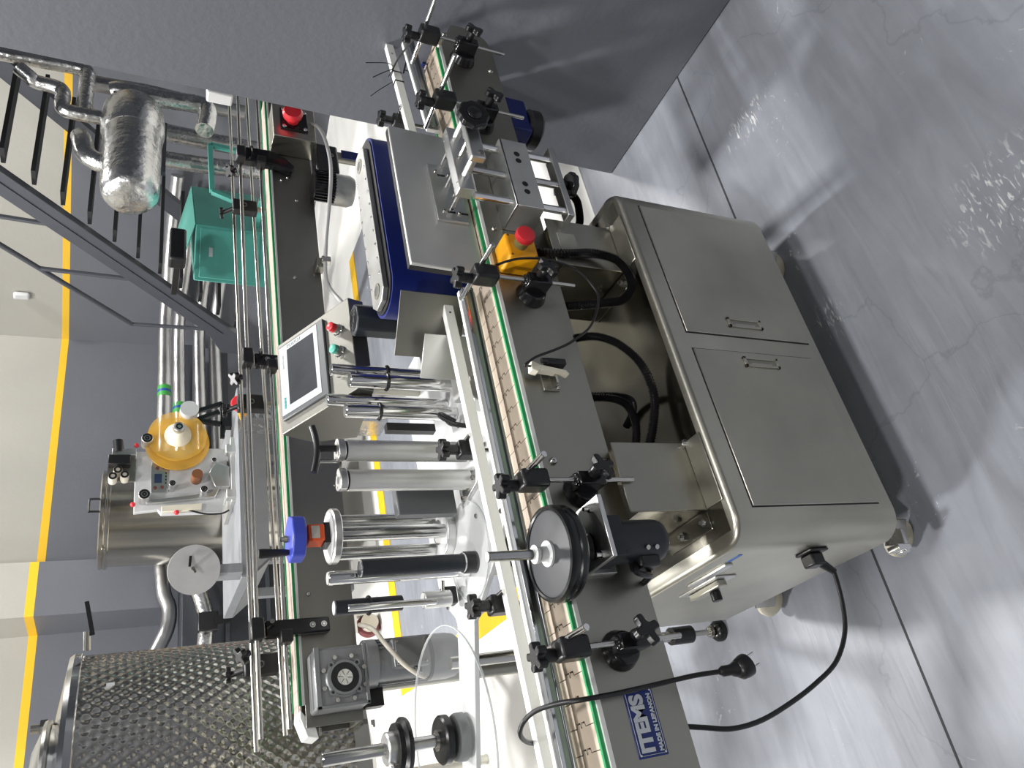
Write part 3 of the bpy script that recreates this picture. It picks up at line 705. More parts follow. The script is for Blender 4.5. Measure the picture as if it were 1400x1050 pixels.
MB().cyl((wc[0], 1.045, 0.8615), (wc[0], 1.055, 0.903), 0.024, n=24).build('spindle_boss', BLACK, sw)
m_ = MB(); m_.lathe([(0.0, 0.722), (0.026, 0.723), (0.034, 0.731), (0.0365, 0.742), (0.0365, 0.8525), (0.0, 0.8525)], (0.372, 1.032, 0), (0, 0, 1), 32)
m_.box(0.338, 0.408, 0.998, 1.066, 0.818, 0.8525)
mt = m_.build('motor', NAVYBLK, sw, bevel=0.002)
tb = MB(); tb.box(0.322, 0.345, 1.012, 1.050, 0.748, 0.792); tb.build('terminal_box', BLACK, mt, bevel=0.006)
for zz in (0.760, 0.778): MB().cyl((0.350, 1.0005, zz), (0.349, 0.9985, zz), 0.0042, n=14).build('screw_head', ROD, mt)
cbk = MB(); cbk.tube([(0.333, 1.03, 0.79), (0.316, 1.02, 0.80), (0.312, 1.03, 0.775), (0.318, 1.05, 0.75), (0.315, 1.08, 0.745)], 0.0055, 8); cbk.build('motor_lead', BLACK, mt)

# ================================================================ emergency stop box
es = thing('emergency_stop_box', 'yellow emergency stop box with red mushroom button on the conveyor', 'emergency stop', (1.02, 1.083, 0.80))
e_ = MB(); e_.box(0.986, 1.052, 1.026, 1.0825, 0.812, 0.882); eo = e_.build('housing', YELLOWP, es, bevel=0.006, seg=3)
for x in (0.993, 1.045):
    for zz in (0.819, 0.875): MB().cyl((x, 1.0262, zz), (x, 1.0254, zz), 0.0028, n=10).build('housing_screw', mat('brown_screw', (0.18, 0.08, 0.01), 0.5), eo)
MB().cyl((1.020, 1.026, 0.852), (1.019, 1.006, 0.854), 0.0145, n=24).build('button_neck', mat('olive_neck', (0.16, 0.14, 0.05), 0.45), es)
MB().lathe([(0.015, 0.0), (0.0205, 0.006), (0.0215, 0.014), (0.0195, 0.0195), (0.015, 0.021), (0.0, 0.0205)], (1.019, 1.007, 0.854), (-0.05, -1, 0.06), 30).build('red_button', REDP, es)
MB().cyl((1.04, 1.05, 0.812), (1.04, 1.05, 0.797), 0.008, n=16).build('cable_gland', BLACK, es)

# ================================================================ hoses and sensor
def hose(name, label, pts, r, rib=0.0015, m=None, grp='black corrugated hoses'):
    b = MB(); b.tube(pts, r, 10, 22 if rib else 8, rib, 1)
    o = b.build(name, m or BLACKG, origin=pts[0], ang=80 if not rib else 28); return tag(o, label, 'hose' if rib else 'cable', grp if rib else None)
hose('corrugated_hose', 'black corrugated hose looping out below the yellow emergency stop box', [(1.035, 1.055, 0.800), (1.029, 1.04, 0.729), (1.032, 1.03, 0.663), (1.012, 1.02, 0.616), (0.975, 1.018, 0.598), (0.945, 1.02, 0.598), (0.920, 1.04, 0.614), (0.921, 1.06, 0.647), (0.924, 1.08, 0.696), (0.93, 1.10, 0.745)], 0.0098)
hose('corrugated_hose', 'black corrugated hose arching from the sensor down to the support bracket', [(0.842, 1.1, 0.772), (0.839, 1.098, 0.748), (0.837, 1.08, 0.725), (0.826, 1.06, 0.694), (0.8, 1.05, 0.654), (0.754, 1.05, 0.618), (0.69, 1.06, 0.604), (0.633, 1.08, 0.613), (0.58, 1.1, 0.632), (0.545, 1.11, 0.65)], 0.0088)
hose('corrugated_hose', 'thin black hose bending into the support bracket, under the larger arch', [(0.718, 1.13, 0.755), (0.713, 1.12, 0.729), (0.702, 1.1, 0.682), (0.68, 1.09, 0.654), (0.637, 1.09, 0.648), (0.58, 1.1, 0.662), (0.545, 1.11, 0.672)], 0.0078)
hose('corrugated_hose', 'short black hose in shadow on the cabinet top', [(0.735, 1.155, 0.745), (0.731, 1.14, 0.713), (0.722, 1.12, 0.655), (0.713, 1.12, 0.617), (0.705, 1.15, 0.594), (0.69, 1.19, 0.591)], 0.0070)
hose('corrugated_hose', 'black hose curving under the lower press-plate handwheel', [(1.335, 1.14, 0.63), (1.333, 1.13, 0.605), (1.312, 1.118, 0.597), (1.284, 1.112, 0.593), (1.251, 1.112, 0.596), (1.21, 1.115, 0.605), (1.19, 1.13, 0.62)], 0.0085)
se = thing('bottle_sensor', 'small ivory photo sensor on a bracket at the conveyor side', 'sensor', (0.73, 1.083, 0.80))
q = MB(); q.prism([(0.748, 1.050, 0.878), (0.728, 1.050, 0.882), (0.7235, 1.050, 0.868), (0.729, 1.050, 0.862), (0.722, 1.050, 0.800), (0.731, 1.050, 0.806), (0.740, 1.050, 0.860)], (0, 0.018, 0)); q.build('sensor_body', IVORY, se, bevel=0.0015)
MB().box(0.741, 0.754, 1.046, 1.064, 0.804, 0.846).build('amplifier', BLACK, se, bevel=0.001)
MB().cyl((0.748, 1.048, 0.846), (0.747, 1.048, 0.858), 0.0055, n=12).build('knurled_nut', BLACKG, se)
MB().box(0.700, 0.735, 1.078, 1.083, 0.812, 0.848).build('bracket', STEELD, se, bevel=0.001)
MB().box(0.706, 0.730, 1.058, 1.079, 0.824, 0.829).build('bracket_arm', ROD, se)
screw(se, (0.712, 1.078, 0.82), (0, -1, 0), 0.005, 0.005); screw(se, (0.705, 1.078, 0.817), (0, -1, 0), 0.0035, 0.005)
hose('sensor_cable', 'thin black cable looping from the ivory sensor up to the clamp', [(0.738, 1.055, 0.872), (0.737, 1.055, 0.884), (0.735, 1.05, 0.895), (0.742, 1.046, 0.886), (0.751, 1.04, 0.869), (0.763, 1.03, 0.831), (0.778, 1.02, 0.796), (0.822, 1.02, 0.74), (0.892, 1.02, 0.701), (0.933, 1.02, 0.707), (0.97, 1.02, 0.738), (0.98, 1.015, 0.802), (0.971, 1.012, 0.863), (0.964, 1.02, 0.898), (0.961, 1.035, 0.92)], 0.0026, 0.0, BLACK)
# ================================================================ mains leads
pl_ = thing('mains_lead', 'black mains lead with two-pin plug draped over the guide rail and maker plate', 'cable', (0.14, 1.05, 0.66))
b = MB(); b.tube([(0.103, 1.245, 0.90), (0.107, 1.232, 0.928), (0.111, 1.2, 0.968), (0.122, 1.175, 0.988), (0.135, 1.155, 0.988), (0.145, 1.135, 0.975), (0.146, 1.1, 0.953), (0.142, 1.068, 0.922), (0.143, 1.066, 0.864), (0.146, 1.06, 0.797), (0.147, 1.035, 0.738), (0.145, 1.02, 0.694)], 0.0040, 10); b.build('cord', BLACK, pl_, ang=80)
pg = MB(); D = (Vector((0.144, 1.010, 0.646)) - Vector((0.145, 1.02, 0.694))).normalized()
pg.lathe([(0.005, 0), (0.0085, 0.006), (0.0085, 0.020), (0.0115, 0.026), (0.013, 0.034)], Vector((0.145, 1.02, 0.697)), D, 16)
c0 = Vector((0.1445, 1.012, 0.656)); pd = Vector((0.30, -0.12, -0.92)).normalized()
pg.lathe([(0.011, -0.012), (0.0165, -0.006), (0.0185, 0.004), (0.0185, 0.012), (0.0150, 0.014), (0.0150, 0.010)], c0, pd, 20)
po = pg.build('plug', BLACK, pl_, ang=50)
xx = (Vector((1, 0, 0)) - pd * pd.x).normalized()
for s_ in (-1, 1): MB().cyl(c0 + xx * 0.0095 * s_ + pd * 0.010, c0 + xx * 0.0095 * s_ + pd * 0.034, 0.0026, n=10, ch=0.0006).build('pin', CHROME, po)
ml = thing('mains_lead', 'black mains lead hanging from the cabinet socket to the conveyor underside', 'cable', (0.30, 1.06, 0.30))
b = MB(); b.tube([(0.325, 1.066, 0.325), (0.310, 1.064, 0.308), (0.295, 1.06, 0.308), (0.238, 1.06, 0.32), (0.185, 1.06, 0.345), (0.139, 1.07, 0.385), (0.11, 1.08, 0.443), (0.087, 1.09, 0.508), (0.07, 1.1, 0.575), (0.067, 1.11, 0.633), (0.078, 1.12, 0.684), (0.090, 1.13, 0.738)], 0.0044, 10); b.build('cord', BLACK, ml, ang=80)
pg = MB(); pg.box(0.314, 0.339, 1.048, 1.080, 0.330, 0.362); pg.build('connector', BLACK, ml, bevel=0.004)
pg = MB(); pg.cyl((0.322, 1.064, 0.330), (0.300, 1.061, 0.305), 0.0095, 0.0065, n=14); pg.build('strain_relief', BLACK, ml)
# levelling leg
lg = thing('levelling_leg', 'steel tube leg with black levelling foot behind the cabinet', 'leg', (0.363, 1.783, 0.0))
MB().lathe([(0.0, 0.0), (0.030, 0.0), (0.030, 0.012), (0.022, 0.024), (0.010, 0.028), (0.0, 0.028)], (0.363, 1.783, 0), (0, 0, 1), 24).build('foot', RUBBER, lg)
MB().cyl((0.363, 1.783, 0.026), (0.363, 1.783, 0.14), 0.008, n=14).build('threaded_rod', ROD, lg)
MB().lathe([(0.014, 0.030), (0.018, 0.036), (0.014, 0.044)], (0.363, 1.783, 0), (0, 0, 1), 16).build('lock_nut', ROD, lg)
MB().cyl((0.363, 1.783, 0.11), (0.363, 1.783, 0.18), 0.024, n=20).build('sleeve', BLACK, lg)
MB().cyl((0.363, 1.783, 0.17), (0.363, 1.783, 0.84), 0.0145, n=20).build('tube', ROD, lg)

# ================================================================ cable ties at the far guide bar
ct = thing('cable_ties', 'bunch of black cable ties with loose tails on the white guide bar', 'cable tie', (1.80, 1.26, 0.95))
for pts, r in (([(1.845, 1.255, 1.03), (1.867, 1.255, 0.966), (1.855, 1.255, 0.950)], 0.0013), ([(1.787, 1.255, 1.018), (1.816, 1.255, 0.988), (1.848, 1.255, 0.951)], 0.0016), ([(1.705, 1.255, 1.033), (1.745, 1.255, 1.001), (1.789, 1.255, 0.961)], 0.0013), ([(1.807, 1.255, 0.971), (1.848, 1.255, 0.951)], 0.0014), ([(1.848, 1.254, 0.953), (1.80, 1.18, 0.962), (1.725, 1.075, 0.966)], 0.0028), ([(1.832, 1.250, 0.926), (1.872, 1.25, 0.915), (1.912, 1.25, 0.9)], 0.0024), ([(1.848, 1.25, 0.922), (1.843, 1.25, 0.894)], 0.0013)):
    b = MB(); b.tube(pts, r, 6, 5); b.build('tie_tail', BLACK, ct)
for x in (1.80, 1.845):
    y = 1.236 + (x - 1.5) * 0.0948; MB().ring([(0.0, 0), (0.003, 0), (0.003, 0.001), (0.0, 0.001)], (x, y, 0.94), (1, 0, 0), 8)
    b = MB(); b.box(x - 0.002, x + 0.002, y - 0.0105, y - 0.0095, 0.928, 0.953); b.box(x - 0.002, x + 0.002, y + 0.0095, y + 0.0105, 0.928, 0.953); b.box(x - 0.002, x + 0.002, y - 0.0105, y + 0.0105, 0.9515, 0.953); b.box(x - 0.002, x + 0.002, y - 0.0105, y + 0.0105, 0.927, 0.9285)
    b.build('tie_band', BLACK, ct)
def back_clamp(x, y, label):
    t = thing('bar_clamp', label, 'clamp', (x, 1.19, 0.75), 'black clamps behind the white guide bars')
    MB().cyl((x, y, 0.72), (x, y, 0.955), 0.0048, n=12).build('upright_rod', ROD, t)
    MB().box(x - 0.017, x + 0.017, y - 0.016, y + 0.016, 0.918, 0.966).build('cross_block', BLACK, t, bevel=0.005)
    kb = MB(); kb.cyl((x, y, 0.965), (x, y, 0.990), 0.0105, n=16); kb.star((x, y, 0.996), (0, 0, 1), 0.0225, 0.0125, 0.016, 5, 0.2); kb.build('star_knob', BLACK, t, bevel=0.002)
    MB().cyl((x + 0.011, y - 0.045, 0.952), (x + 0.011, y + 0.028, 0.952), 0.0052, n=12).build('cross_rod', CHROME, t)
    br = MB(); br.cyl((x, 1.1895, 0.80), (x, 1.215, 0.80), 0.033, 0.026, n=20); br.box(x - 0.013, x + 0.013, 1.213, y + 0.013, 0.778, 0.828); br.build('swivel_bracket', BLACK, t, bevel=0.003)
    return t
back_clamp(1.675, 1.292, 'black star-knob clamp behind the short white bar near the grey wall')
back_clamp(0.665, 1.262, 'black star-knob clamp behind the long white bar beside the aluminium rollers')
back_clamp(0.345, 1.250, 'black bracket clamp half hidden behind the long white bar near the yellow floor line')
# ================================================================ touch-screen console
hm = thing('touch_screen_console', 'sloping stainless console with a touch screen and push buttons', 'control panel', (1.06, 1.60, 0.86))
P0 = Vector((0, 1.70, 1.22)); v_ = Vector((0, -0.23, -0.13)).normalized(); n_ = Vector((0, -0.492, 0.871)).normalized()
def hp(x, v, h=0.0): return Vector((x, 0, 0)) + Vector((0, P0.y, P0.z)) + v_ * v + n_ * h
b = MB(); prof = [hp(0, 0), hp(0, 0.268), hp(0, 0.268) + Vector((0, 0.010, -0.040)), Vector((0, 1.735, 1.03)) + Vector((0, -0.03, 0)), Vector((0, 1.735, 1.135))]
b.prism([Vector((0.930, p.y, p.z)) for p in prof], (0.264, 0, 0)); b.build('housing', STEELH, hm, bevel=0.002)
def slab(x0, x1, v0, v1, h0, h1, name, m, par, bev=0.0):
    q = MB(); q.prism([hp(x0, v0, h0), hp(x1, v0, h0), hp(x1, v1, h0), hp(x0, v1, h0)], n_ * (h1 - h0)); return q.build(name, m, par, bevel=bev)
bz = slab(0.960, 1.178, 0.014, 0.180, 0.0, 0.007, 'screen_bezel', SCREENG, hm, 0.002)
slab(0.972, 1.172, 0.017, 0.158, 0.007, 0.0078, 'panel_film', SILVERF, bz)
slab(0.992, 1.155, 0.046, 0.144, 0.0078, 0.0084, 'display', SCREEN, bz)
t = text(bz, 'SIEMENS', 0.0085, hp(1.004, 0.030, 0.0082), (1, 0, 0), -v_, TEALINK, off=0.0002)
t = text(bz, 'SIMATIC HMI', 0.0070, hp(1.125, 0.030, 0.0082), (1, 0, 0), -v_, mat('grey_print', (0.45, 0.48, 0.48), 0.5))
t = text(bz, 'TOUCH', 0.0150, hp(1.1635, 0.071, 0.0082), v_, (1, 0, 0), mat('dark_grey_print', (0.30, 0.32, 0.32), 0.5))
def button(x, v, m, name, h=0.026):
    bb = MB(); bb.lathe([(0.0155, 0), (0.0155, 0.004), (0.0130, 0.006), (0.0125, 0.017), (0.0, 0.017)], hp(x, v), n_, 24); bo = bb.build('button_collar', CHROME, hm)
    bb = MB(); bb.lathe([(0.0115, 0.015), (0.0115, h), (0.0095, h + 0.0015), (0.0, h + 0.0015)], hp(x, v), n_, 24); bb.build(name, m, bo)
button(1.117, 0.226, REDP, 'red_cap', 0.030); button(1.055, 0.224, GREENBTN, 'green_cap'); button(0.998, 0.221, GREENBTN, 'green_cap')
MB().cyl((1.06, 1.66, 0.86), (1.06, 1.66, 1.06), 0.022, n=20).build('post', STEELD, hm)

# ================================================================ labelling head
ZP = 0.86
lh = thing('labelling_head', 'labelling head with chrome and aluminium rollers on a white base plate', 'label machine', (0.65, 1.55, 0.0))
outl = [(1.16, 1.62), (1.16, 1.76), (0.98, 1.76), (0.70, 1.745), (0.50, 1.73), (0.435, 1.660), (0.42, 1.655), (-0.16, 1.86), (-0.16, 1.80), (0.40, 1.560), (0.50, 1.37), (0.56, 1.300), (0.76, 1.275), (0.93, 1.345), (0.98, 1.42), (1.02, 1.60)]
MB().prism([(p[0], p[1], ZP - 0.012) for p in outl], (0, 0, 0.012)).build('base_plate', WHITEP, lh, bevel=0.0015)
MB().box(0.55, 0.95, 1.66, 1.72, 0.02, ZP - 0.012).build('stand_column', STEELD, lh)
MB().box(0.45, 1.05, 1.62, 1.76, 0.0, 0.02).build('stand_foot', STEELD, lh)
def roller(x, y, r, z1, m, name='roller', z0=ZP, orings=(), cap=None):
    ro = MB().cyl((x, y, z0), (x, y, z1), r, n=30, ch=0.0012).build(name, m, lh)
    for zo in orings: MB().torus((x, y, zo), (0, 0, 1), r + 0.001, 0.0042, 30, 8).build('o_ring', RUBBER, ro)
    if cap: MB().cyl((x, y, z1), (x, y, z1 + 0.0008), r * 0.86, n=24).build('end_cap', cap, ro)
    MB().cyl((x, y, z0), (x, y, z0 + 0.012), r * 0.8, n=20).build('roller_seat', BLACK, ro)
    return ro
roller(0.865, 1.459, 0.0165, 1.127, CHROME, orings=(1.048,), cap=CHROMED)
roller(0.930, 1.434, 0.0172, 1.118, CHROME, orings=(1.030,), cap=CHROMED)
roller(0.915, 1.500, 0.0145, 1.155, CHROME, cap=CHROMED)
roller(0.985, 1.480, 0.0145, 1.145, CHROME, orings=(1.010,), cap=CHROMED)
# two aluminium rollers with shaped end caps
def alu_roller(x, y, z1):
    ro = MB().cyl((x, y, ZP + 0.01), (x, y, z1), 0.0230, n=36).build('aluminium_roller', ALUM, lh)
    MB().lathe([(0.0, z1), (0.0205, z1), (0.0205, z1 + 0.006), (0.0, z1 + 0.006)], (x, y, 0), (0, 0, 1), 30).build('groove', BLACK, ro)
    c = MB(); P = []
    for k in range(36):
        a = 2 * math.pi * k / 36; rr = 0.0240 + 0.0022 * math.cos(3 * a + 0.6); P.append((x + rr * math.cos(a), y + rr * math.sin(a), z1 + 0.004))
    c.prism(P, (0, 0, 0.016)); c.build('end_cap', ALU, ro, bevel=0.002)
    MB().cyl((x, y, z1 + 0.020), (x, y, z1 + 0.0206), 0.008, n=20).build('bearing', SCREENG, ro)
    for k in range(3):
        a = 2 * math.pi * k / 3 + 0.4; MB().cyl((x + 0.016 * math.cos(a), y + 0.016 * math.sin(a), z1 + 0.0198), (x + 0.016 * math.cos(a), y + 0.016 * math.sin(a), z1 + 0.0208), 0.003, n=10).build('cap_screw', STEELD, ro)
    return ro
alu_roller(0.745, 1.424, 1.145); alu_roller(0.683, 1.439, 1.143)
# T-handle lever on the upper roller
th = MB(); th.cyl((0.750, 1.424, 1.150), (0.752, 1.430, 1.200), 0.0075, n=14); tho = th.build('t_handle_stem', BLACK, lh)
th = MB(); th.tube([(0.700, 1.436, 1.212), (0.725, 1.433, 1.206), (0.752, 1.43, 1.203), (0.779, 1.427, 1.206), (0.802, 1.424, 1.212)], 0.0072, 10); th.build('t_handle_grip', BLACK, tho)
MB().cyl((0.728, 1.440, 1.16), (0.728, 1.440, 1.21), 0.0045, n=12).build('lever_pin', ROD, lh)
# black bar behind with printed scale
sb_ = MB().box(0.700, 0.722, 1.466, 1.476, ZP, 1.150).build('scale_bar', BLACKG, lh)
text(sb_, '0123456789', 0.0075, (0.711, 1.4655, 0.955), (0, 0, -1), (1, 0, 0), SILVERF)
MB().box(0.63, 0.70, 1.50, 1.53, 0.88, 1.02).build('drive_box', SCREENG, lh, bevel=0.004)
MB().box(0.84, 0.86, 1.50, 1.52, 0.90, 1.02).build('sensor_bar', BLACK, lh)
sm = MB(); sm.prism([(0.655, 1.395, ZP), (0.690, 1.385, ZP), (0.672, 1.475, ZP), (0.640, 1.485, ZP)], (0, 0, 0.012)); sm.build('adjuster_block', ALU, lh, bevel=0.002)
for c in ((0.672, 1.405), (0.662, 1.44), (0.652, 1.47)): screw(lh, (c[0], c[1], ZP + 0.012), (0, 0, 1), 0.006, 0.006)
b = MB(); b.tube([(0.835, 1.44, 0.875), (0.84, 1.42, 0.915), (0.82, 1.40, 0.925), (0.795, 1.385, 0.90), (0.785, 1.375, 0.87)], 0.0055, 8); b.build('drive_lead', BLACK, lh)
b = MB(); b.tube([(0.815, 1.43, 0.872), (0.822, 1.415, 0.905), (0.803, 1.40, 0.905), (0.79, 1.385, 0.875)], 0.0045, 8); b.build('drive_lead', BLACK, lh)
b = MB(); b.prism([(0.80, 1.28, ZP), (0.96, 1.37, ZP), (0.945, 1.40, ZP), (0.785, 1.31, ZP)], (0, 0, 0.035)); b.build('peel_bracket', ALUM, lh, bevel=0.003)
for c in ((0.88, 1.322), (0.93, 1.36)):
    screw(lh, (c[0], c[1], ZP + 0.035), (0, 0, 1), 0.009, 0.010)
# three-post take-up with handwheel
pc = (0.634, 1.627)
MB().cyl((pc[0], pc[1], ZP), (pc[0], pc[1], ZP + 0.022), 0.063, n=44).build('take_up_base', ALU, lh, bevel=0.002)
MB().pipe((pc[0], pc[1], ZP + 0.022), (pc[0], pc[1], ZP + 0.0235), 0.061, 0.030, n=44).build('base_face', WHITEP, lh)
for (x, y, r) in ((0.674, 1.640, 0.0150), (0.622, 1.587, 0.0160), (0.604, 1.660, 0.0150)):
    MB().cyl((x, y, ZP + 0.02), (x, y, 1.128), r, n=26).build('take_up_post', CHROMED, lh)
td = MB().lathe([(0.0, 1.127), (0.060, 1.127), (0.062, 1.129), (0.062, 1.142), (0.059, 1.1445), (0.0, 1.1445)], (pc[0], pc[1], 0), (0, 0, 1), 48).build('take_up_disc', ALU, lh)
MB().cyl((pc[0], pc[1], 1.1445), (pc[0], pc[1], 1.146), 0.054, n=44).build('disc_face', WHITEP, td)
ci = MB().box(0.616, 0.655, 1.600, 1.645, 1.158, 1.196).build('position_indicator', ORANGE, lh, bevel=0.004)
MB().box(0.612, 0.659, 1.604, 1.65, 1.146, 1.160).build('indicator_base', BLACK, ci)
MB().box(0.621, 0.650, 1.5992, 1.6002, 1.170, 1.188).build('counter_window', mat('pale_window', (0.55, 0.52, 0.45), 0.3), ci)
hw = MB(); P = []
for k in range(48):
    a = 2 * math.pi * k / 48; rr = 0.050 * (1 + 0.035 * math.cos(7 * a)); P.append((0.632 + rr * math.cos(a), 1.628 + rr * math.sin(a), 1.202))
hw.prism(P, (0, 0, 0.030)); hwo = hw.build('blue_handwheel', BLUEK, lh, bevel=0.004, seg=3)
MB().cyl((0.632, 1.628, 1.195), (0.632, 1.628, 1.204), 0.016, n=20).build('wheel_hub', BLACK, hwo)
MB().lathe([(0.008, 1.232), (0.008, 1.240), (0.0055, 1.244), (0.0055, 1.252), (0.0, 1.252)], (0.632, 1.628, 0), (0, 0, 1), 16).build('centre_bolt', CHROME, hwo)
MB().lathe([(0.006, 1.232), (0.0085, 1.244), (0.0105, 1.290), (0.0095, 1.296), (0.0, 1.297)], (0.603, 1.632, 0), (0, 0, 1), 20).build('crank_handle', BLACK, hwo)
# black rubber roller, chrome roller behind it, thin black roller with o-ring
rk = roller(0.512, 1.498, 0.0190, 1.119, NAVYBLK, 'rubber_roller')
MB().pipe((0.512, 1.498, 1.118), (0.512, 1.498, 1.1205), 0.0185, 0.0150, n=28).build('roller_rim', CHROME, rk)
MB().pipe((0.512, 1.498, ZP + 0.028), (0.512, 1.498, ZP + 0.032), 0.0215, 0.018, n=28).build('lower_collar', CHROME, rk)
MB().cyl((0.512, 1.498, ZP), (0.512, 1.498, ZP + 0.027), 0.024, n=24).build('roller_bearing', BLACK, rk)
roller(0.509, 1.540, 0.0145, 1.176, CHROME, cap=ALU)
bk = roller(0.468, 1.612, 0.0165, 1.150, NAVYBLK, 'thin_black_roller', z0=1.0, orings=(1.075,), cap=mat('grey_cap', (0.35, 0.36, 0.37), 0.5))
MB().cyl((0.458, 1.586, 0.93), (0.458, 1.586, 1.128), 0.0075, n=18, ch=0.001).build('guide_rod', CHROME, lh)
MB().cyl((0.466, 1.600, ZP + 0.03), (0.466, 1.600, 0.955), 0.0185, n=26, ch=0.002).build('sleeve', ALU, lh)
MB().box(0.455, 0.495, 1.60, 1.632, ZP + 0.01, ZP + 0.045).build('sleeve_clamp', BLACK, lh, bevel=0.004)
MB().cyl((0.482, 1.60, 0.905), (0.505, 1.59, 0.905), 0.0045, n=10).build('clamp_screw', ROD, lh)
for c in ((0.56, 1.33), (0.60, 1.45), (0.55, 1.57), (0.72, 1.34), (0.47, 1.69)): screw(lh, (c[0], c[1], ZP), (0, 0, 1), 0.006, 0.004)
# clear guards lying over the plate
def clear_disc(c, r, z0, th, name, label):
    t = thing(name, label, 'clear disc', (c[0], c[1], z0))
    MB().cyl((c[0], c[1], z0), (c[0], c[1], z0 + th), r, n=64).build('sheet', CLEAR, t)
    MB().ring([(r - 0.001, z0), (r + 0.0006, z0), (r + 0.0006, z0 + th), (r - 0.001, z0 + th)], (c[0], c[1], 0), (0, 0, 1), 72).build('polished_edge', CLEARE, t)
    return t
clear_disc((0.545, 1.515), 0.110, ZP + 0.0022, 0.004, 'clear_disc', 'clear acrylic disc on the plate under the black rubber roller')

# ================================================================ unwinder at the left end of the arm
uw = thing('label_unwinder', 'steel unwinder shaft with two dark cone discs on the white arm', 'unwinder', (0.197, 1.691, ZP))
ux, uy = 0.190, 1.700
MB().cyl((ux, uy, ZP), (ux, uy, 1.178), 0.0135, n=26, ch=0.0015).build('shaft', CHROMED, uw)
MB().lathe([(0.0, ZP + 0.010), (0.050, ZP + 0.010), (0.050, ZP + 0.026), (0.046, ZP + 0.032), (0.0, ZP + 0.032)], (ux, uy, 0), (0, 0, 1), 40).build('brake_drum', SCREENG, uw)
MB().lathe([(0.0, 0.905), (0.046, 0.905), (0.050, 0.908), (0.050, 0.922), (0.046, 0.926), (0.0, 0.926)], (ux, uy, 0), (0, 0, 1), 40).build('lower_disc', RUBBER, uw)
MB().cyl((ux, uy, 0.926), (ux, uy, 0.932), 0.022, n=24).build('lower_hub', CHROME, uw)
MB().lathe([(0.0, 1.000), (0.056, 1.000), (0.058, 1.004), (0.058, 1.010), (0.050, 1.016), (0.048, 1.026), (0.0, 1.026)], (ux, uy, 0), (0, 0, 1), 44).build('upper_cone', RUBBER, uw)
MB().lathe([(0.0, 1.024), (0.033, 1.024), (0.033, 1.044), (0.030, 1.047), (0.0, 1.047)], (ux, uy, 0), (0, 0, 1), 36).build('cone_collar', ALU, uw)
MB().cyl((ux - 0.033, uy - 0.008, 1.034), (ux - 0.052, uy - 0.012, 1.034), 0.004, n=10).build('lock_screw', CHROME, uw)
clear_disc((0.190, 1.70), 0.235, 0.8945, 0.005, 'clear_disc', 'large clear acrylic disc around the unwinder shaft at the left')
# ================================================================ back conveyor
FZ = 1.10; FY = 2.25
fc = thing('back_conveyor', 'second stainless conveyor with double guide rods behind the labelling head', 'conveyor', (1.6, 2.3, 0.0))
FX0, FX1 = 0.335, 3.6
def fpanel(y0, y1): MB().box(FX0, FX1, y0, y1, 0.930, 1.088).build('side_panel', STEELB, fc, bevel=0.0012, seg=1)
fpanel(FY, FY + 0.003); fpanel(FY + 0.105, FY + 0.108)
MB().box(FX0, FX1, FY + 0.004, FY + 0.104, 0.935, 0.945).build('bottom_tray', STEELD, fc)
MB().box(FX0 + 0.06, FX1, FY + 0.004, FY + 0.010, 1.05, 1.103).build('wear_strip', GREENST, fc)
MB().box(FX0 + 0.06, FX1, FY - 0.001, FY + 0.003, 1.0885, 1.0955).build('edge_strip', WHITEPL, fc)
MB().box(FX0 + 0.06, FX1, FY + 0.098, FY + 0.104, 1.05, 1.103).build('wear_strip', GREENST, fc)
# its chain: short links, each a piece
fl = MB(); fl.box(0, PITCH - 0.0012, FY + 0.0105, FY + 0.0975, FZ - 0.004, FZ)
x = FX0 + 0.03; f1 = None
while x < 2.9:
    if f1 is None:
        for i in range(len(fl.v)): fl.v[i] = fl.v[i] + Vector((x, 0, 0))
        f1 = fl.build('chain_link', mat('pinkish_tan_chain', (0.47, 0.38, 0.33), 0.45, var=0.06), fc); f1x = x
    else:
        c = f1.copy(); col.objects.link(c); c.parent = fc; c.location = (x - f1x, 0, 0)
    x += PITCH
MB().box(FX0 + 0.03, FX1, FY + 0.011, FY + 0.097, 1.085, 1.0945).build('chain_underside', MATS['dark_gap'], fc)
b = MB(); b.prism([(FX0 - 0.002, FY + 0.008, 1.06), (FX0 - 0.028, FY + 0.008, 1.055), (FX0 - 0.02, FY + 0.008, 1.085), (FX0 + 0.03, FY + 0.008, 1.102), (FX0 + 0.05, FY + 0.008, 1.100)], (0, 0.09, 0)); b.build('end_nose', WHITEPL, fc, bevel=0.002)
for x, zz in ((0.345, 0.90), (0.36, 1.05)):
    MB().cyl((FX0 - 0.02, FY + 0.02, zz), (FX0, FY + 0.02, zz), 0.006, n=10).build('end_bolt', ROD, fc)
MB().box(FX0 - 0.012, FX0 + 0.002, FY - 0.002, FY + 0.108, 0.922, 0.934).build('end_flange', ROD, fc)
for x, zz in ((0.70, 1.06), (1.90, 1.03), (2.42, 1.03), (2.40, 1.055), (2.30, 1.0), (1.05, 0.95)): screw(fc, (x, FY, zz), (0, -1, 0), 0.007, 0.006)
for x in (0.437, 2.66):
    MB().cyl((x, FY + 0.055, 0.03), (x, FY + 0.055, 0.935), 0.0235, n=20).build('leg', STEELD, fc)
    MB().lathe([(0.0, 0.0), (0.04, 0.0), (0.04, 0.012), (0.012, 0.03), (0.0, 0.03)], (x, FY + 0.055, 0), (0, 0, 1), 20).build('foot', RUBBER, fc)
MB().box(2.66 - 0.024, 2.66 + 0.024, FY + 0.03, FY + 0.033, 0.66, 0.78).build('blue_film', BLUEB, fc)
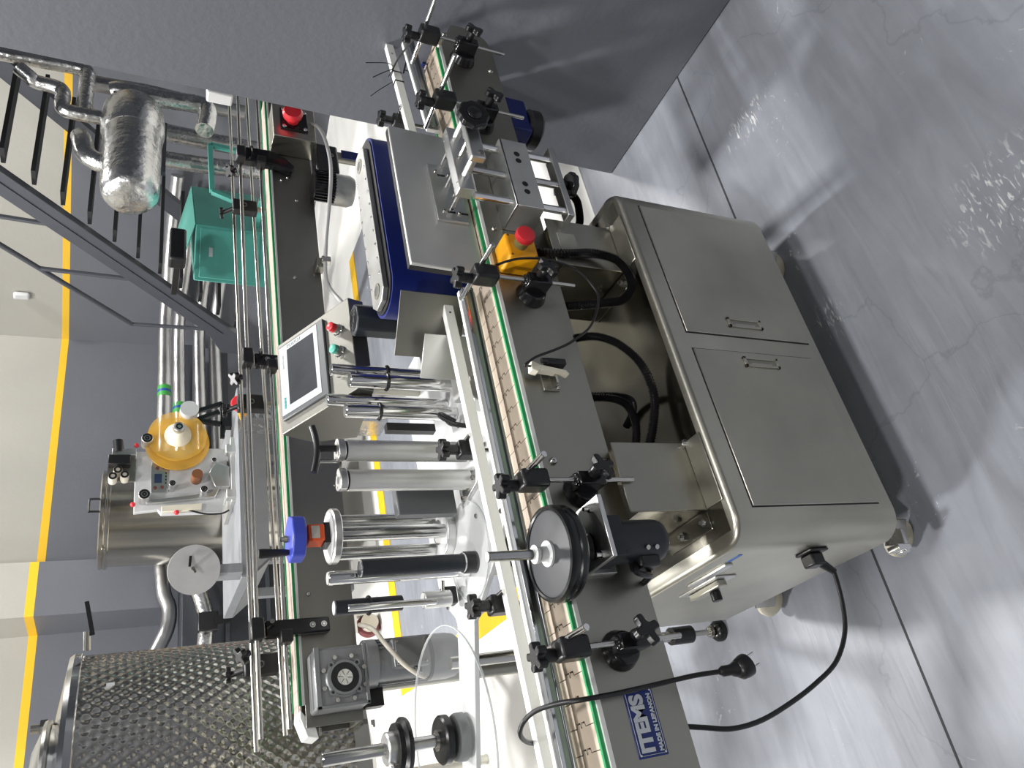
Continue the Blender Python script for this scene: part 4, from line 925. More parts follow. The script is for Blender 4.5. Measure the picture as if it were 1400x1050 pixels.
# guide rods
def rodthing(p0, p1, label):
    o = MB().cyl(p0, p1, 0.0062, n=14, ch=0.001).build('guide_rod', ROD, origin=p0); return tag(o, label, 'guide rod', 'guide rods of the back conveyor')
rodthing((0.335, 2.225, 1.137), (3.4, 2.235, 1.137), 'front lower guide rod of the back conveyor, next to its chain')
rodthing((0.318, 2.205, 1.214), (3.4, 2.245, 1.214), 'front upper guide rod of the back conveyor')
rodthing((0.330, 2.290, 1.137), (3.4, 2.50, 1.137), 'rear lower guide rod of the back conveyor')
rodthing((0.300, 2.285, 1.214), (3.4, 2.51, 1.214), 'rear upper guide rod of the back conveyor')
def arm(x, label, flip=1, zb=1.012, hump=False):
    t = thing('rod_bracket', label, 'bracket', (x, FY, zb), 'black rod brackets on the back conveyor')
    b = MB(); ya = FY - 0.001
    if hump:
        P = [(x - 0.03, 1.235), (x + 0.05, 1.20), (x + 0.055, 1.10), (x + 0.025, 1.04), (x - 0.015, 1.005), (x - 0.045, 1.02), (x - 0.025, 1.08), (x - 0.025, 1.19)]
    else:
        P = [(x - 0.022, 1.190), (x + 0.024, 1.192), (x + 0.022, zb), (x - 0.020, zb - 0.001)]
    b.prism([(p[0], ya - 0.036, p[1]) for p in P], (0, 0.034, 0)); b.build('arm', BLACKG, t, bevel=0.005)
    b = MB(); b.box(x - 0.030, x + 0.030, ya - 0.058, ya - 0.010, 1.197, 1.232); b.build('front_block', BLACK, t, bevel=0.005)
    b = MB(); b.box(x - 0.045, x - 0.010, ya - 0.058, ya - 0.012, 1.120, 1.155); b.build('rod_clip', BLACK, t, bevel=0.005)
    MB().cyl((x + 0.010, ya - 0.075, 1.178), (x + 0.010, ya - 0.036, 1.170), 0.0065, n=12).build('pin', ROD, t)
    b = MB(); b.star((x - 0.055, ya + 0.01, 1.250), (-0.6, -0.3, 1), 0.026, 0.014, 0.016, 4, 0.3); b.cyl((x - 0.048, ya + 0.006, 1.225), (x - 0.055, ya + 0.01, 1.25), 0.01, n=12); b.build('star_knob', BLACK, t, bevel=0.002)
    if not hump:
        for zz in (zb + 0.018, zb + 0.050): MB().pipe((x, ya - 0.036, zz), (x, ya - 0.040, zz), 0.0085, 0.005, n=16).build('bolt_ring', ROD, t); MB().cyl((x, ya - 0.036, zz), (x, ya - 0.041, zz), 0.0035, n=12).build('bolt', CHROME, t)
    return t
arm(0.600, 'black rod bracket beside the worm gearbox at the left')
arm(1.500, 'black rod bracket above the touch screen', zb=1.10)
arm(2.470, 'curved black rod bracket near the red stop button', hump=True)
# rear bracket blocks
for x, lab in ((1.43, 'black clamp block on the rear guide rods above the touch screen'), (2.36, 'black clamp block on the rear guide rods by the teal machine'), (0.545, 'black clamp block on the rear guide rods at the left')):
    t = thing('rod_clamp', lab, 'clamp', (x, 2.40, 1.10), 'black rod clamps behind the back chain')
    MB().box(x - 0.03, x + 0.03, 2.375, 2.41, 1.13, 1.225).build('block', BLACK, t, bevel=0.004)
    MB().pipe((x, 2.375, 1.18), (x, 2.372, 1.18), 0.010, 0.007, n=16).build('bolt_ring', SCREENG, t)
    b = MB(); b.star((x - 0.01, 2.43, 1.262), (0, 0.2, 1), 0.024, 0.013, 0.014, 5); b.cyl((x - 0.005, 2.40, 1.22), (x - 0.01, 2.43, 1.26), 0.009, n=10); b.build('star_knob', BLACK, t, bevel=0.002)
    MB().box(x - 0.008, x + 0.008, 2.385, 2.40, 0.95, 1.135).build('stay', STEELD, t)
# worm gearbox and its motor
gb = thing('gear_motor', 'grey worm gearbox with cylindrical motor at the back conveyor end', 'gear motor', (0.44, 2.18, 0.65))
g0 = MB().box(0.362, 0.520, 2.155, 2.246, 0.934, 1.078).build('gearbox', GREYIRON, gb, bevel=0.008, seg=2)
for a in ((0.362, 0.520, 1.064, 1.078), (0.362, 0.520, 0.934, 0.944)): MB().box(a[0] - 0.002, a[1] + 0.002, 2.150, 2.160, a[2], a[3]).build('rib', GREYIRON, g0, bevel=0.002)
MB().box(0.360, 0.370, 2.150, 2.160, 0.934, 1.078).build('rib', GREYIRON, g0, bevel=0.002)
gc = Vector((0.434, 2.155, 1.000))
MB().lathe([(0.030, 0), (0.052, 0.0), (0.050, 0.004), (0.046, 0.006), (0.045, 0.014), (0.039, 0.014), (0.038, 0.004), (0.030, 0.004)], gc, (0, -1, 0), 40).build('flange', GREYIRON, g0)
MB().cyl(gc + Vector((0, -0.001, 0)), gc + Vector((0, -0.010, 0)), 0.0385, n=40).build('seal', BLACK, g0)
MB().cyl(gc + Vector((0, -0.008, 0)), gc + Vector((0, -0.012, 0)), 0.021, n=28).build('output_shaft', ROD, g0)
for k in range(6): a = R(60 * k + 20); MB().bar(gc + Vector((0.006 * math.cos(a), -0.0125, 0.006 * math.sin(a))), gc + Vector((0.019 * math.cos(a), -0.0125, 0.019 * math.sin(a))), 0.002, 0.001, (0, 1, 0)).build('shaft_ridge', STEELD, g0)
for k in range(8):
    a = R(45 * k + 22); c = gc + Vector((0.060 * math.cos(a), -0.001, 0.060 * math.sin(a))); bb = MB(); bb.hexa(c, (0, -1, 0), 0.0065, 0.005); bb.build('cover_bolt', ROD, g0)
for k in range(4):
    a = R(90 * k + 45); c = gc + Vector((0.050 * math.cos(a), -0.004, 0.050 * math.sin(a))); MB().pipe(c, c + Vector((0, -0.008, 0)), 0.0085, 0.0045, n=16).build('lug', GREYIRON, g0)
MB().cyl((0.470, 2.190, 0.934), (0.470, 2.190, 0.905), 0.066, n=36).build('motor_flange', GREYIRON, gb)
m1 = MB().cyl((0.470, 2.190, 0.905), (0.470, 2.190, 0.745), 0.060, n=40).build('motor_body', GREYIRON, gb)
for k in range(28):
    a = 2 * math.pi * k / 28
    if 3.4 < a < 5.0: continue
    c = Vector((0.470 + 0.0615 * math.cos(a), 2.190 + 0.0615 * math.sin(a), 0.825)); MB().obox(c, Vector((math.cos(a), math.sin(a), 0)) * 0.006, Vector((-math.sin(a), math.cos(a), 0)) * 0.003, (0, 0, 0.15)).build('fin', GREYIRON, m1)
tb = MB().box(0.435, 0.515, 2.110, 2.140, 0.765, 0.870).build('terminal_box', GREYIRON, m1, bevel=0.004)
MB().box(0.441, 0.509, 2.1075, 2.1105, 0.772, 0.863).build('box_lid', GREYIRON, tb, bevel=0.002)
for x in (0.446, 0.504):
    for zz in (0.777, 0.858): screw(tb, (x, 2.1075, zz), (0, -1, 0), 0.005, 0.004)
MB().cyl((0.432, 2.125, 0.80), (0.418, 2.125, 0.80), 0.011, n=16).build('cable_gland', BLACK, tb)
MB().lathe([(0.0645, 0.752), (0.0645, 0.690), (0.060, 0.665), (0.048, 0.650), (0.0, 0.648)], (0.470, 2.190, 0), (0, 0, 1), 40).build('fan_cover', mat('mid_grey_cowl', (0.20, 0.205, 0.21), 0.42, 0.3), gb)
MB().pipe((0.470, 2.190, 0.745), (0.470, 2.190, 0.753), 0.0648, 0.055, n=40).build('cowl_gap', BLACK, gb)
hose('motor_cable', 'pale cream cable looping in front of the grey gear motor', [(0.585, 2.20, 0.93), (0.545, 2.11, 0.92), (0.50, 2.085, 0.90), (0.44, 2.075, 0.86), (0.405, 2.075, 0.82), (0.40, 2.09, 0.795), (0.415, 2.12, 0.80)], 0.0065, 0.0, CREAM)
MB().box(0.36, 0.46, 2.21, 2.25, 0.88, 0.93).build('torque_arm', BLACK, gb)
# control box with red button, motor with fins
eb = thing('start_box', 'steel box with a red mushroom button on the back conveyor', 'control box', (2.63, 2.15, 0.92))
MB().box(2.548, 2.74, 2.150, 2.249, 0.924, 1.094).build('box', STEEL, eb, bevel=0.002)
MB().box(2.590, 2.715, 2.143, 2.150, 0.955, 1.065).build('button_plate', BLACKG, eb, bevel=0.004)
MB().lathe([(0.026, 0), (0.022, 0.020), (0.038, 0.028), (0.041, 0.046), (0.034, 0.058), (0.0, 0.060)], (2.642, 2.143, 1.018), (-0.1, -1, 0.15), 28).build('red_button', REDP, eb)
for c in ((2.602, 1.052), (2.602, 0.968), (2.702, 0.968), (2.702, 1.052)): screw(eb, (c[0], 2.143, c[1]), (0, -1, 0), 0.009, 0.006, m=CHROME)
fm_ = thing('finned_motor', 'black finned motor with silver end cap under the back conveyor', 'motor', (2.36, 2.20, 0.77))
k0 = MB().cyl((2.345, 2.20, 0.945), (2.345, 2.20, 0.858), 0.058, n=32).build('body', BLACKG, fm_)
for k in range(16):
    a = R(180 + 12 * k - 10); MB().obox((2.345 + 0.062 * math.cos(a), 2.20 + 0.062 * math.sin(a), 0.90), Vector((math.cos(a), math.sin(a), 0)) * 0.010, Vector((-math.sin(a), math.cos(a), 0)) * 0.003, (0, 0, 0.078)).build('fin', BLACKG, k0)
MB().lathe([(0.064, 0.862), (0.064, 0.80), (0.056, 0.782), (0.0, 0.780)], (2.345, 2.20, 0), (0, 0, 1), 32).build('end_cap', mat('silver_grey_cap', (0.40, 0.40, 0.38), 0.35, 0.7), fm_)
MB().box(2.405, 2.56, 2.16, 2.24, 0.835, 0.93).build('gear_case', BLACK, fm_, bevel=0.01)
MB().pipe((2.49, 2.16, 0.868), (2.49, 2.152, 0.868), 0.011, 0.005, n=16).build('plug_ring', ROD, fm_)
hose('grey_cable', 'grey cable hanging along the back conveyor side to the touch screen', [(2.66, 2.15, 0.935), (2.60, 2.12, 0.915), (2.50, 2.10, 0.90), (2.35, 2.09, 0.895), (2.2, 2.12, 0.905), (2.02, 2.17, 0.922), (1.86, 2.2, 0.925), (1.70, 2.12, 0.90), (1.52, 1.98, 0.88), (1.40, 1.85, 0.90)], 0.0075, 0.0, GREYCAB)
kb = thing('cable_clip', 'small steel cable clip on the back conveyor edge', 'clip', (1.95, 2.2, 0.92))
MB().box(1.93, 1.975, 2.205, 2.249, 0.925, 0.955).build('clip', STEELD, kb, bevel=0.003); MB().box(1.94, 1.965, 2.18, 2.206, 0.905, 0.94).build('clip_jaw', ROD, kb, bevel=0.003)
# ================================================================ quilted tank
tk = thing('quilted_tank', 'large dimpled stainless steel tank with lid at the far left', 'tank', (0.29, 3.13, 0.0))
tc_, tr, tz0, tz1 = Vector((0.29, 3.13, 0)), 0.50, 0.86, 1.655
nu, nv = 300, 130; v = []; fcs = []; pz = 0.050
a0, a1 = R(-215), R(35)
import bisect
for i in range(nu + 1):
    a = a0 + (a1 - a0) * i / nu; s_ = a * tr
    for j in range(nv + 1):
        zz = tz0 + (tz1 - tz0) * j / nv
        e_ = min(1.0, (j / nv) / 0.02, (1 - j / nv) / 0.03)
        h_ = 0.006 - 0.0056 * e_ * abs(math.cos(math.pi * (s_ * 1.3 + zz) / pz) * math.cos(math.pi * (s_ * 1.3 - zz) / pz))
        r_ = tr + h_
        v.append((tc_.x + r_ * math.cos(a), tc_.y + r_ * math.sin(a), zz))
for i in range(nu):
    for j in range(nv):
        p = i * (nv + 1) + j; fcs.append((p, p + nv + 1, p + nv + 2, p + 1))
b = MB(); b._add(v, fcs); b.build('dimple_jacket', mat('dimpled_steel', (0.64, 0.625, 0.57), 0.17, 1.0, var=0.06, vscale=4), tk, ang=60)
MB().cyl((tc_.x, tc_.y, tz0), (tc_.x, tc_.y, 1.66), tr - 0.004, n=64).build('shell', STEEL, tk)
MB().lathe([(tr + 0.002, 1.650), (tr + 0.014, 1.655), (tr + 0.016, 1.675), (tr + 0.006, 1.690), (tr - 0.02, 1.694), (tr * 0.7, 1.715), (0.0, 1.73)], tc_, (0, 0, 1), 72).build('rim', CHROME, tk)
lid = MB().lathe([(0.18, 1.70), (0.19, 1.72), (0.185, 1.74), (0.12, 1.765), (0.0, 1.775)], (0.36, 2.90, 0), (0, 0, 1), 40).build('hatch', CHROME, tk)
MB().torus((0.36, 2.90, 1.728), (0, 0, 1), 0.192, 0.012, 40, 8).build('hatch_ring', ROD, lid)
b = MB(); b.cyl((0.55, 2.93, 1.70), (0.55, 2.93, 1.78), 0.014, n=12); b.hexa((0.55, 2.93, 1.735), (0, 0, 1), 0.026, 0.02); b.build('hatch_clamp', ROD, lid)
MB().box(0.60, 0.622, 2.741, 2.744, 1.555, 1.578).build('paper_label', WHITEP, tk)
b = MB(); b.cyl((0.80, 3.02, 1.645), (0.86, 3.0, 1.648), 0.012, n=12); b.build('valve_stub', ROD, tk)
b = MB(); b.bar((0.845, 3.0, 1.630), (0.955, 2.97, 1.655), 0.012, 0.014); b.build('valve_lever', BLACK, tk)
MB().lathe([(0.10, 0.68), (0.47, 0.80), (0.495, 0.862)], tc_, (0, 0, 1), 56).build('cone_bottom', STEELD, tk)
for a in (R(35), R(90), R(150)): MB().cyl((tc_.x + 0.46 * math.cos(a), tc_.y + 0.46 * math.sin(a), 0), (tc_.x + 0.46 * math.cos(a), tc_.y + 0.46 * math.sin(a), 0.88), 0.022, n=16).build('leg', STEEL, tk)
# red caster trolley glimpsed under the back conveyor
tw = thing('trolley_caster', 'caster with dark red tyre standing on the cream floor', 'caster', (1.31, 4.98, 0.0))
MB().ring([(0.055, -0.02), (0.075, -0.018), (0.08, 0), (0.075, 0.018), (0.055, 0.02)], (1.31, 4.98, 0.08), (0.3, -1, 0), 28).build('tyre', REDWHEEL, tw)
MB().cyl((1.295, 5.03, 0.08), (1.327, 4.92, 0.08), 0.056, n=24).build('hub', CREAM, tw)
MB().box(1.26, 1.38, 4.93, 5.05, 0.165, 0.20).build('plate', WHITEPL, tw); MB().box(1.375, 1.385, 4.95, 5.03, 0.06, 0.17).build('fork', WHITEPL, tw)

# ================================================================ stairs with railing
st = thing('staircase', 'dark grey steel staircase with open treads and railing', 'stairs', (4.3, 4.6, 0.0))
SX = 3.90
def stl(Yv): return 2.31 + (3.952 - Yv) * (2.312 - 0.878) / (5.354 - 3.952)   # centre line height of the stringer
b = MB(); b.prism([(SX, 3.40, stl(3.40) + 0.02), (SX, 3.40, stl(3.40) + 0.255), (SX, 5.42, stl(5.42) + 0.235), (SX, 5.70, 0.90), (SX, 5.70, 0.72), (SX, 5.42, stl(5.42) + 0.0)], (0.05, 0, 0))
for i in range(len(b.v)): b.v[i].z -= 0.02
b.build('stringer', GREYPAINT, st, bevel=0.003)
b = MB(); b.bar((SX - 0.001, 3.4, stl(3.4) + 0.105), (SX - 0.001, 5.42, stl(5.42) + 0.092), 0.006, 0.012, (1, 0, 0)); b.build('stringer_flange', GREYPAINT, st)
b = MB(); b.prism([(SX + 0.95, 3.40, stl(3.40) + 0.02), (SX + 0.95, 3.40, stl(3.40) + 0.22), (SX + 0.95, 5.6, stl(5.6) + 0.22), (SX + 0.95, 5.6, stl(5.6) + 0.02)], (0.05, 0, 0)); b.build('stringer', GREYPAINT, st)
for i in range(12):
    zz = 2.46 - 0.149 * i; y = 3.66 + 0.146 * i
    MB().box(SX + 0.05, SX + 0.95, y + 0.00, y + 0.12, zz - 0.024, zz).build('tread', TREADM, st)
b = MB(); b.tube([(SX + 0.02, 3.60, 3.41), (SX + 0.02, 4.639, 2.368), (SX + 0.02, 5.413, 1.57)], 0.018, 10, 1); b.build('handrail', GREYPAINT, st)
b = MB(); b.tube([(SX + 0.02, 5.413, 1.57), (SX + 0.02, 5.405, 1.25), (SX + 0.02, 5.40, 0.95)], 0.016, 10, 1); b.build('rail_post', GREYPAINT, st)
for (y0, z0, y1, z1) in ((4.349, 2.60, 4.379, 2.06), (4.841, 2.152, 4.86, 1.53)):
    b = MB(); b.tube([(SX + 0.02, y0, z0), (SX + 0.02, (y0 + y1) / 2, (z0 + z1) / 2), (SX + 0.02, y1, z1)], 0.016, 8, 1); b.build('rail_post', GREYPAINT, st)
fx = thing('wall_fixture', 'small white sensor box high on the cream wall', 'wall sensor', (5.12, 6.50, 2.50))
q = Vector((4.86, 7.06, 0)) + Vector((0.64, -1.26, 0)).normalized() * 0.45
MB().obox((q.x - 0.03, q.y - 0.015, 2.49), Vector((0.64, -1.26, 0)).normalized() * 0.07, Vector((1.26, 0.64, 0)).normalized() * 0.05, (0, 0, 0.13)).build('case', WHITEP, fx, bevel=0.02, seg=3)

# ================================================================ foil-lagged pipes and vessel
def fpipe(pts, r, label, m=None, sub=6):
    b = MB(); b.tube(pts, r, 14, sub); o = b.build('foil_pipe', m or FOIL, origin=pts[0], ang=80)
    return tag(o, label, 'pipe', 'foil-lagged pipes')
VS = thing('lagged_vessel', 'horizontal vessel wrapped in shiny foil with round left end', 'vessel', (4.0, 3.72, 1.45))
MB().lathe([(0.0, 0.0), (0.09, 0.004), (0.130, 0.018), (0.152, 0.05), (0.158, 0.12), (0.168, 0.60)], (3.50, 3.62, 1.615), (1, 0.07, 0.01), 36).build('jacket', FOIL, VS)
b = MB(); b.lathe([(0.168, 0.55), (0.180, 0.60), (0.182, 0.70), (0.172, 0.80), (0.12, 0.90), (0.0, 0.93)], (3.50, 3.62, 1.615), (1, 0.07, 0.01), 36); b.build('crumpled_end', FOIL, VS)
b = MB(); b.cyl((4.35, 3.62, 1.66), (4.42, 3.60, 1.66), 0.02, n=12); b.hexa((4.36, 3.60, 1.66), (1, 0, 0), 0.03, 0.03); b.build('brass_valve', BRASS, VS)
MB().box(4.30, 4.34, 3.56, 3.60, 1.69, 1.74).build('valve_cap', BLACK, VS)
MB().box(3.86, 4.3, 3.70, 3.74, 1.43, 1.46).build('saddle', GREYPAINT, VS)
fpipe([(4.638, 3.7, 2.9), (4.645, 3.7, 2.484), (4.654, 3.7, 2.144), (4.659, 3.7, 1.96), (4.635, 3.7, 1.905), (4.542, 3.7, 1.899), (4.40, 3.7, 1.898), (4.25, 3.7, 1.895)], 0.046, 'tall foil pipe running up along the grey wall corner', sub=5)
fpipe([(4.50, 3.66, 2.26), (4.46, 3.68, 2.20), (4.45, 3.7, 2.164), (4.438, 3.7, 2.06), (4.40, 3.7, 2.02), (4.30, 3.7, 2.017), (4.25, 3.7, 2.0), (4.237, 3.7, 1.93), (4.237, 3.7, 1.755), (4.24, 3.7, 1.70)], 0.044, 'zigzag foil pipe leading into the top of the vessel', sub=5)
fpipe([(4.40, 3.62, 1.75), (4.404, 3.6, 1.68), (4.401, 3.6, 1.469), (4.415, 3.6, 1.26), (4.39, 3.6, 1.20), (4.299, 3.6, 1.199), (4.18, 3.6, 1.215)], 0.058, 'thick foil pipe with elbow below the vessel')
fpipe([(4.45, 3.9, 1.62), (4.438, 3.9, 1.45), (4.427, 3.9, 1.184), (4.424, 3.9, 0.70)], 0.060, 'crinkled foil pipe right of the thick elbow')
fpipe([(4.18, 3.9, 1.62), (4.18, 3.9, 1.444), (4.185, 3.9, 1.184), (4.225, 3.9, 0.70)], 0.056, 'foil pipe dropping behind the teal frame')
fpipe([(4.912, 4.0, 1.95), (4.912, 4.0, 1.789), (4.927, 4.0, 1.56), (4.911, 4.0, 1.273), (4.911, 4.0, 0.9)], 0.056, 'foil pipe close to the grey wall corner behind the vessel', FOILD)
fpipe([(4.06, 3.72, 1.90), (3.99, 3.70, 1.885), (3.90, 3.70, 1.86), (3.85, 3.7, 1.80), (3.845, 3.70, 1.72)], 0.058, 'short bulging foil pipe on top of the vessel')
for (z_, lab, x0_) in ((1.28, 'topmost of the level foil pipes on the far wall', 1.9), (1.155, 'second level foil pipe from the top on the far wall', 2.6), (0.97, 'third level foil pipe from the top on the far wall', 2.6), (0.825, 'lowest of the level foil pipes on the far wall', 2.6)):
    P = [(5.50, 5.46, z_ - 0.04), (5.2, 6.05, z_ - 0.02), (5.0, 6.45, z_), (4.7, 6.68, z_), (3.9, 6.72, z_ - 0.02), (3.0, 6.72, z_ - 0.04), (x0_, 6.62 if x0_ < 2 else 6.72, z_ - 0.06)]
    if x0_ < 2: P = [(5.58, 5.376, 1.269), (5.39, 5.75, 1.283), (5.19, 6.10, 1.29), (4.95, 6.36, 1.285), (4.6, 6.43, z_ + 0.01), (3.9, 6.43, z_), (2.719, 6.43, 1.28), (2.15, 6.43, 1.25), (1.97, 6.43, 1.20), (1.80, 6.43, 1.215), (1.62, 6.43, 1.295), (1.50, 6.43, 1.33)]
    o = fpipe(P, 0.056, lab, FOILD, 4)
    if z_ > 1.1:
        for dz, mm, w_ in ((0, mat('green_tape', (0.04, 0.30, 0.05), 0.5), 0.055), (0, mat('blue_tape_band', (0.01, 0.06, 0.30), 0.5), 0.012)):
            yy = 6.43 if x0_ < 2 else 6.72; MB().pipe((3.93 - w_, yy, z_ - (0.0 if x0_ < 2 else 0.02)), (3.93 + w_, yy, z_ - (0.0 if x0_ < 2 else 0.02)), 0.0575 + (0.001 if w_ < 0.02 else 0), 0.05, n=20).build('tape_band', mm, o)
fpipe([(2.1, 6.0, 1.10), (1.997, 6.0, 1.044), (1.827, 6.0, 0.99), (1.718, 6.0, 0.973), (1.551, 6.0, 0.983), (1.40, 6.0, 0.985)], 0.055, 'wrinkled foil pipe below the grey disc')
for z_, lab in ((1.06, 'dark grey cable duct between the level foil pipes'), (0.73, 'dark grey cable duct below the level foil pipes')):
    o = MB().box(2.5, 4.75, 6.84, 6.92, z_ - 0.045, z_ + 0.045).build('cable_duct', GREYPAINT, origin=(3, 6.8, z_)); tag(o, lab, 'duct', 'cable ducts')
# ================================================================ teal machine
tm = thing('teal_machine', 'teal painted steel machine cabinet behind the back conveyor', 'machine', (3.5, 3.75, 0.0))
c0 = Vector((3.366, 3.60, 0)); dl = Vector((-0.32, 0.13, 0)); dr = Vector((0.62, 0.31, 0))
ztop, zbot = 1.262, 0.86
b = MB(); b.prism([c0, c0 + dr, c0 + dr + dl, c0 + dl], (0, 0, ztop - zbot))
for p in b.v: p.z += zbot
b.build('body', TEAL, tm, bevel=0.006)
b = MB(); b.prism([c0 + Vector((0, 0, ztop)), c0 + dr + Vector((0, 0, ztop)), c0 + dr * 0.95 + dl * 0.9 + Vector((0, 0, ztop + 0.075)), c0 + dr * 0.06 + dl * 0.9 + Vector((0, 0, ztop + 0.075))], (0, 0, 0.004)); b.build('sloping_top', TEAL, tm)
nl = Vector((dl.y, -dl.x, 0)).normalized(); nl = -nl if nl.y > 0 else nl
def onl(s_, zz, off): return c0 + dl * s_ + nl * off + Vector((0, 0, zz))
b = MB(); b.prism([onl(0.06, 0.90, 0.001), onl(0.94, 0.90, 0.001), onl(0.94, 1.235, 0.001), onl(0.06, 1.235, 0.001)], nl * 0.006); pnl = b.build('front_panel', TEAL, tm, bevel=0.003)
b = MB(); b.prism([onl(0.40, 1.165, 0.008), onl(0.56, 1.165, 0.008), onl(0.56, 1.185, 0.008), onl(0.40, 1.185, 0.008)], nl * 0.001); b.build('rating_label', SILVERF, pnl)
MB().bar((3.55, 3.85, 0.86), (3.55, 5.6, 0.0), 0.06, 0.06).build('strut', GREYPAINT, tm)
tf = tm
MB().bar((3.45, 3.41, 0.915), (3.45, 3.66, 0.915), 0.03, 0.03).build('frame_arm', TEAL, tm)
FP = [(3.829, 3.4, 1.203), (3.80, 3.4, 0.90), (3.329, 3.4, 0.90), (3.444, 3.4, 1.193)]
for i in range(4):
    b = MB(); b.bar(FP[i], FP[(i + 1) % 4], 0.028, 0.028, (0, 1, 0)); b.build('frame_tube', TEAL, tf, bevel=0.002)
o = MB().box(2.965, 3.19, 3.46, 3.55, 1.320, 1.405).build('black_box', BLACK, origin=(3.08, 3.5, 1.36), bevel=0.012); tag(o, 'small black box beside the teal machine top', 'box')
b = MB(); b.box(3.06, 3.10, 3.55, 3.9, 1.34, 1.37); ob = b.build('black_box_bracket', BLACK, o)
o = MB().box(2.92, 3.08, 2.30, 2.36, 1.222, 1.328).build('white_box', WHITEP, origin=(3.0, 2.3, 1.22), bevel=0.008); tag(o, 'white plastic box at the wall edge above the back conveyor', 'box')

# ================================================================ table with the small labelling machine
tb_ = thing('grey_work_table', 'grey steel work table carrying the small white machine', 'table', (2.2, 5.2, 0.0))
MB().prism([(1.60, 4.72, 0.84), (2.95, 4.72, 0.84), (2.95, 5.62, 0.84), (1.62, 5.62, 0.84)], (0, 0, 0.06)).build('top', TABLEG, tb_, bevel=0.004)
MB().prism([(1.60, 4.72, 0.84), (1.72, 4.76, 0.72), (2.8, 4.76, 0.72), (2.95, 4.72, 0.84)], (0, 0.02, 0)).build('apron', TABLEG, tb_)
MB().prism([(1.60, 4.72, 0.84), (1.62, 5.62, 0.84), (1.72, 5.6, 0.72), (1.72, 4.76, 0.72)], (0.02, 0, 0)).build('apron', TABLEG, tb_)
for x in (1.75, 2.80):
    for y in (4.82, 5.52): MB().box(x - 0.03, x + 0.03, y - 0.03, y + 0.03, 0, 0.84).build('leg', TABLEG, tb_)
MB().box(1.72, 2.83, 4.80, 5.54, 0.30, 0.33).build('lower_shelf', TABLEG, tb_)
sl = thing('small_label_machine', 'small white label machine with control panel standing on the grey table', 'label machine', (2.35, 5.05, 0.90))
YP = 5.0
def xz(P, y, dy): return [(p[0], y, p[1]) for p in P], (0, dy, 0)
b = MB(); b.prism(*xz([(2.62, 0.93), (2.62, 1.05), (2.60, 1.30), (2.587, 1.50), (2.303, 1.50), (2.157, 1.498), (2.174, 1.36), (2.143, 1.34), (2.148, 0.97), (2.30, 0.95)], YP, 0.035)); b.build('panel', WHITEP, sl, bevel=0.003)
MB().box(2.18, 2.66, 4.9, 5.3, 0.90, 0.925).build('base', ALUM, sl, bevel=0.003)
for x in (2.22, 2.55): MB().box(x - 0.03, x + 0.03, 4.86, 4.92, 0.90, 0.96).build('clamp_foot', ALUM, sl, bevel=0.004)
MB().box(2.30, 2.55, 5.035, 5.25, 0.925, 1.30).build('drive_housing', WHITEP, sl, bevel=0.01)
cp = MB().box(2.287, 2.502, 4.988, 5.0, 1.305, 1.406).build('control_panel', ALU, sl, bevel=0.003)
MB().box(2.357, 2.421, 4.985, 4.988, 1.341, 1.386).build('display', mat('blue_grey_screen', (0.03, 0.045, 0.09), 0.2), cp)
for x, zz in ((2.46, 1.370), (2.468, 1.335), (2.32, 1.38), (2.325, 1.34)): MB().cyl((x, 4.988, zz), (x, 4.978, zz), 0.011, n=14).build('push_button', mat('dark_red_brown', (0.12, 0.04, 0.035), 0.5), cp)
for k in range(4): MB().cyl((2.355 + k * 0.024, 4.988, 1.318), (2.355 + k * 0.024, 4.983, 1.318), 0.005, n=10).build('key', BLACK, cp)
for x, zz, r in ((2.64, 1.44, 0.034), (2.239, 1.443, 0.034), (2.314, 1.283, 0.020), (2.27, 1.092, 0.022), (2.484, 1.03, 0.015)):
    k_ = MB().cyl((x, 5.0, zz), (x, 4.90, zz), r, n=24, ch=0.002).build('roller', ALU, sl)
    MB().pipe((x, 4.90, zz), (x, 4.896, zz), r * 0.95, r * 0.6, n=24).build('roller_cap', BLACK, k_); MB().pipe((x, 4.90, zz), (x, 4.895, zz), r * 0.42, r * 0.15, n=20).build('roller_nut', BLACK, k_)
k_ = MB().cyl((2.381, 5.0, 1.133), (2.381, 4.90, 1.133), 0.034, n=24).build('brown_roll', mat('brown_roll', (0.20, 0.075, 0.03), 0.4), sl)
hd = MB().box(2.53, 2.575, 4.93, 4.99, 1.50, 1.64).build('print_head_arm', ALU, sl, bevel=0.003)
MB().cyl((2.555, 4.95, 1.60), (2.64, 4.95, 1.61), 0.032, n=20).build('print_head_motor', BLACK, sl)
MB().box(2.46, 2.53, 4.92, 4.99, 1.53, 1.66).build('print_head', BLACK, sl, bevel=0.006)
for x, zz in ((2.376, 1.627), (2.386, 1.56), (2.42, 1.60)):
    k_ = MB().cyl((x, 5.0, zz), (x, 4.92, zz), 0.026, n=20).build('print_roller', CREAM, sl); MB().pipe((x, 4.92, zz), (x, 4.916, zz), 0.024, 0.013, n=20).build('print_roller_cap', BLACK, k_)
MB().box(2.37, 2.54, 4.985, 5.01, 1.50, 1.66).build('print_plate', STEELD, sl)
b = MB(); b.prism(*xz([(2.20, 1.43), (2.225, 1.43), (2.272, 1.04), (2.36, 1.0), (2.36, 0.965), (2.24, 1.02)], 4.96, 0.03)); b.build('feed_arm', ALU, sl, bevel=0.003)
b = MB(); b.prism(*xz([(2.143, 1.34), (2.185, 1.34), (2.20, 1.10), (2.16, 1.10)], 4.965, 0.03)); b.build('peel_arm', IVORY, sl, bevel=0.003)
for x, zz in ((2.14, 1.25), (2.20, 1.505), (2.62, 1.50)): MB().sphere((x, 4.97, zz), 0.016).build('red_knob', REDP, sl)
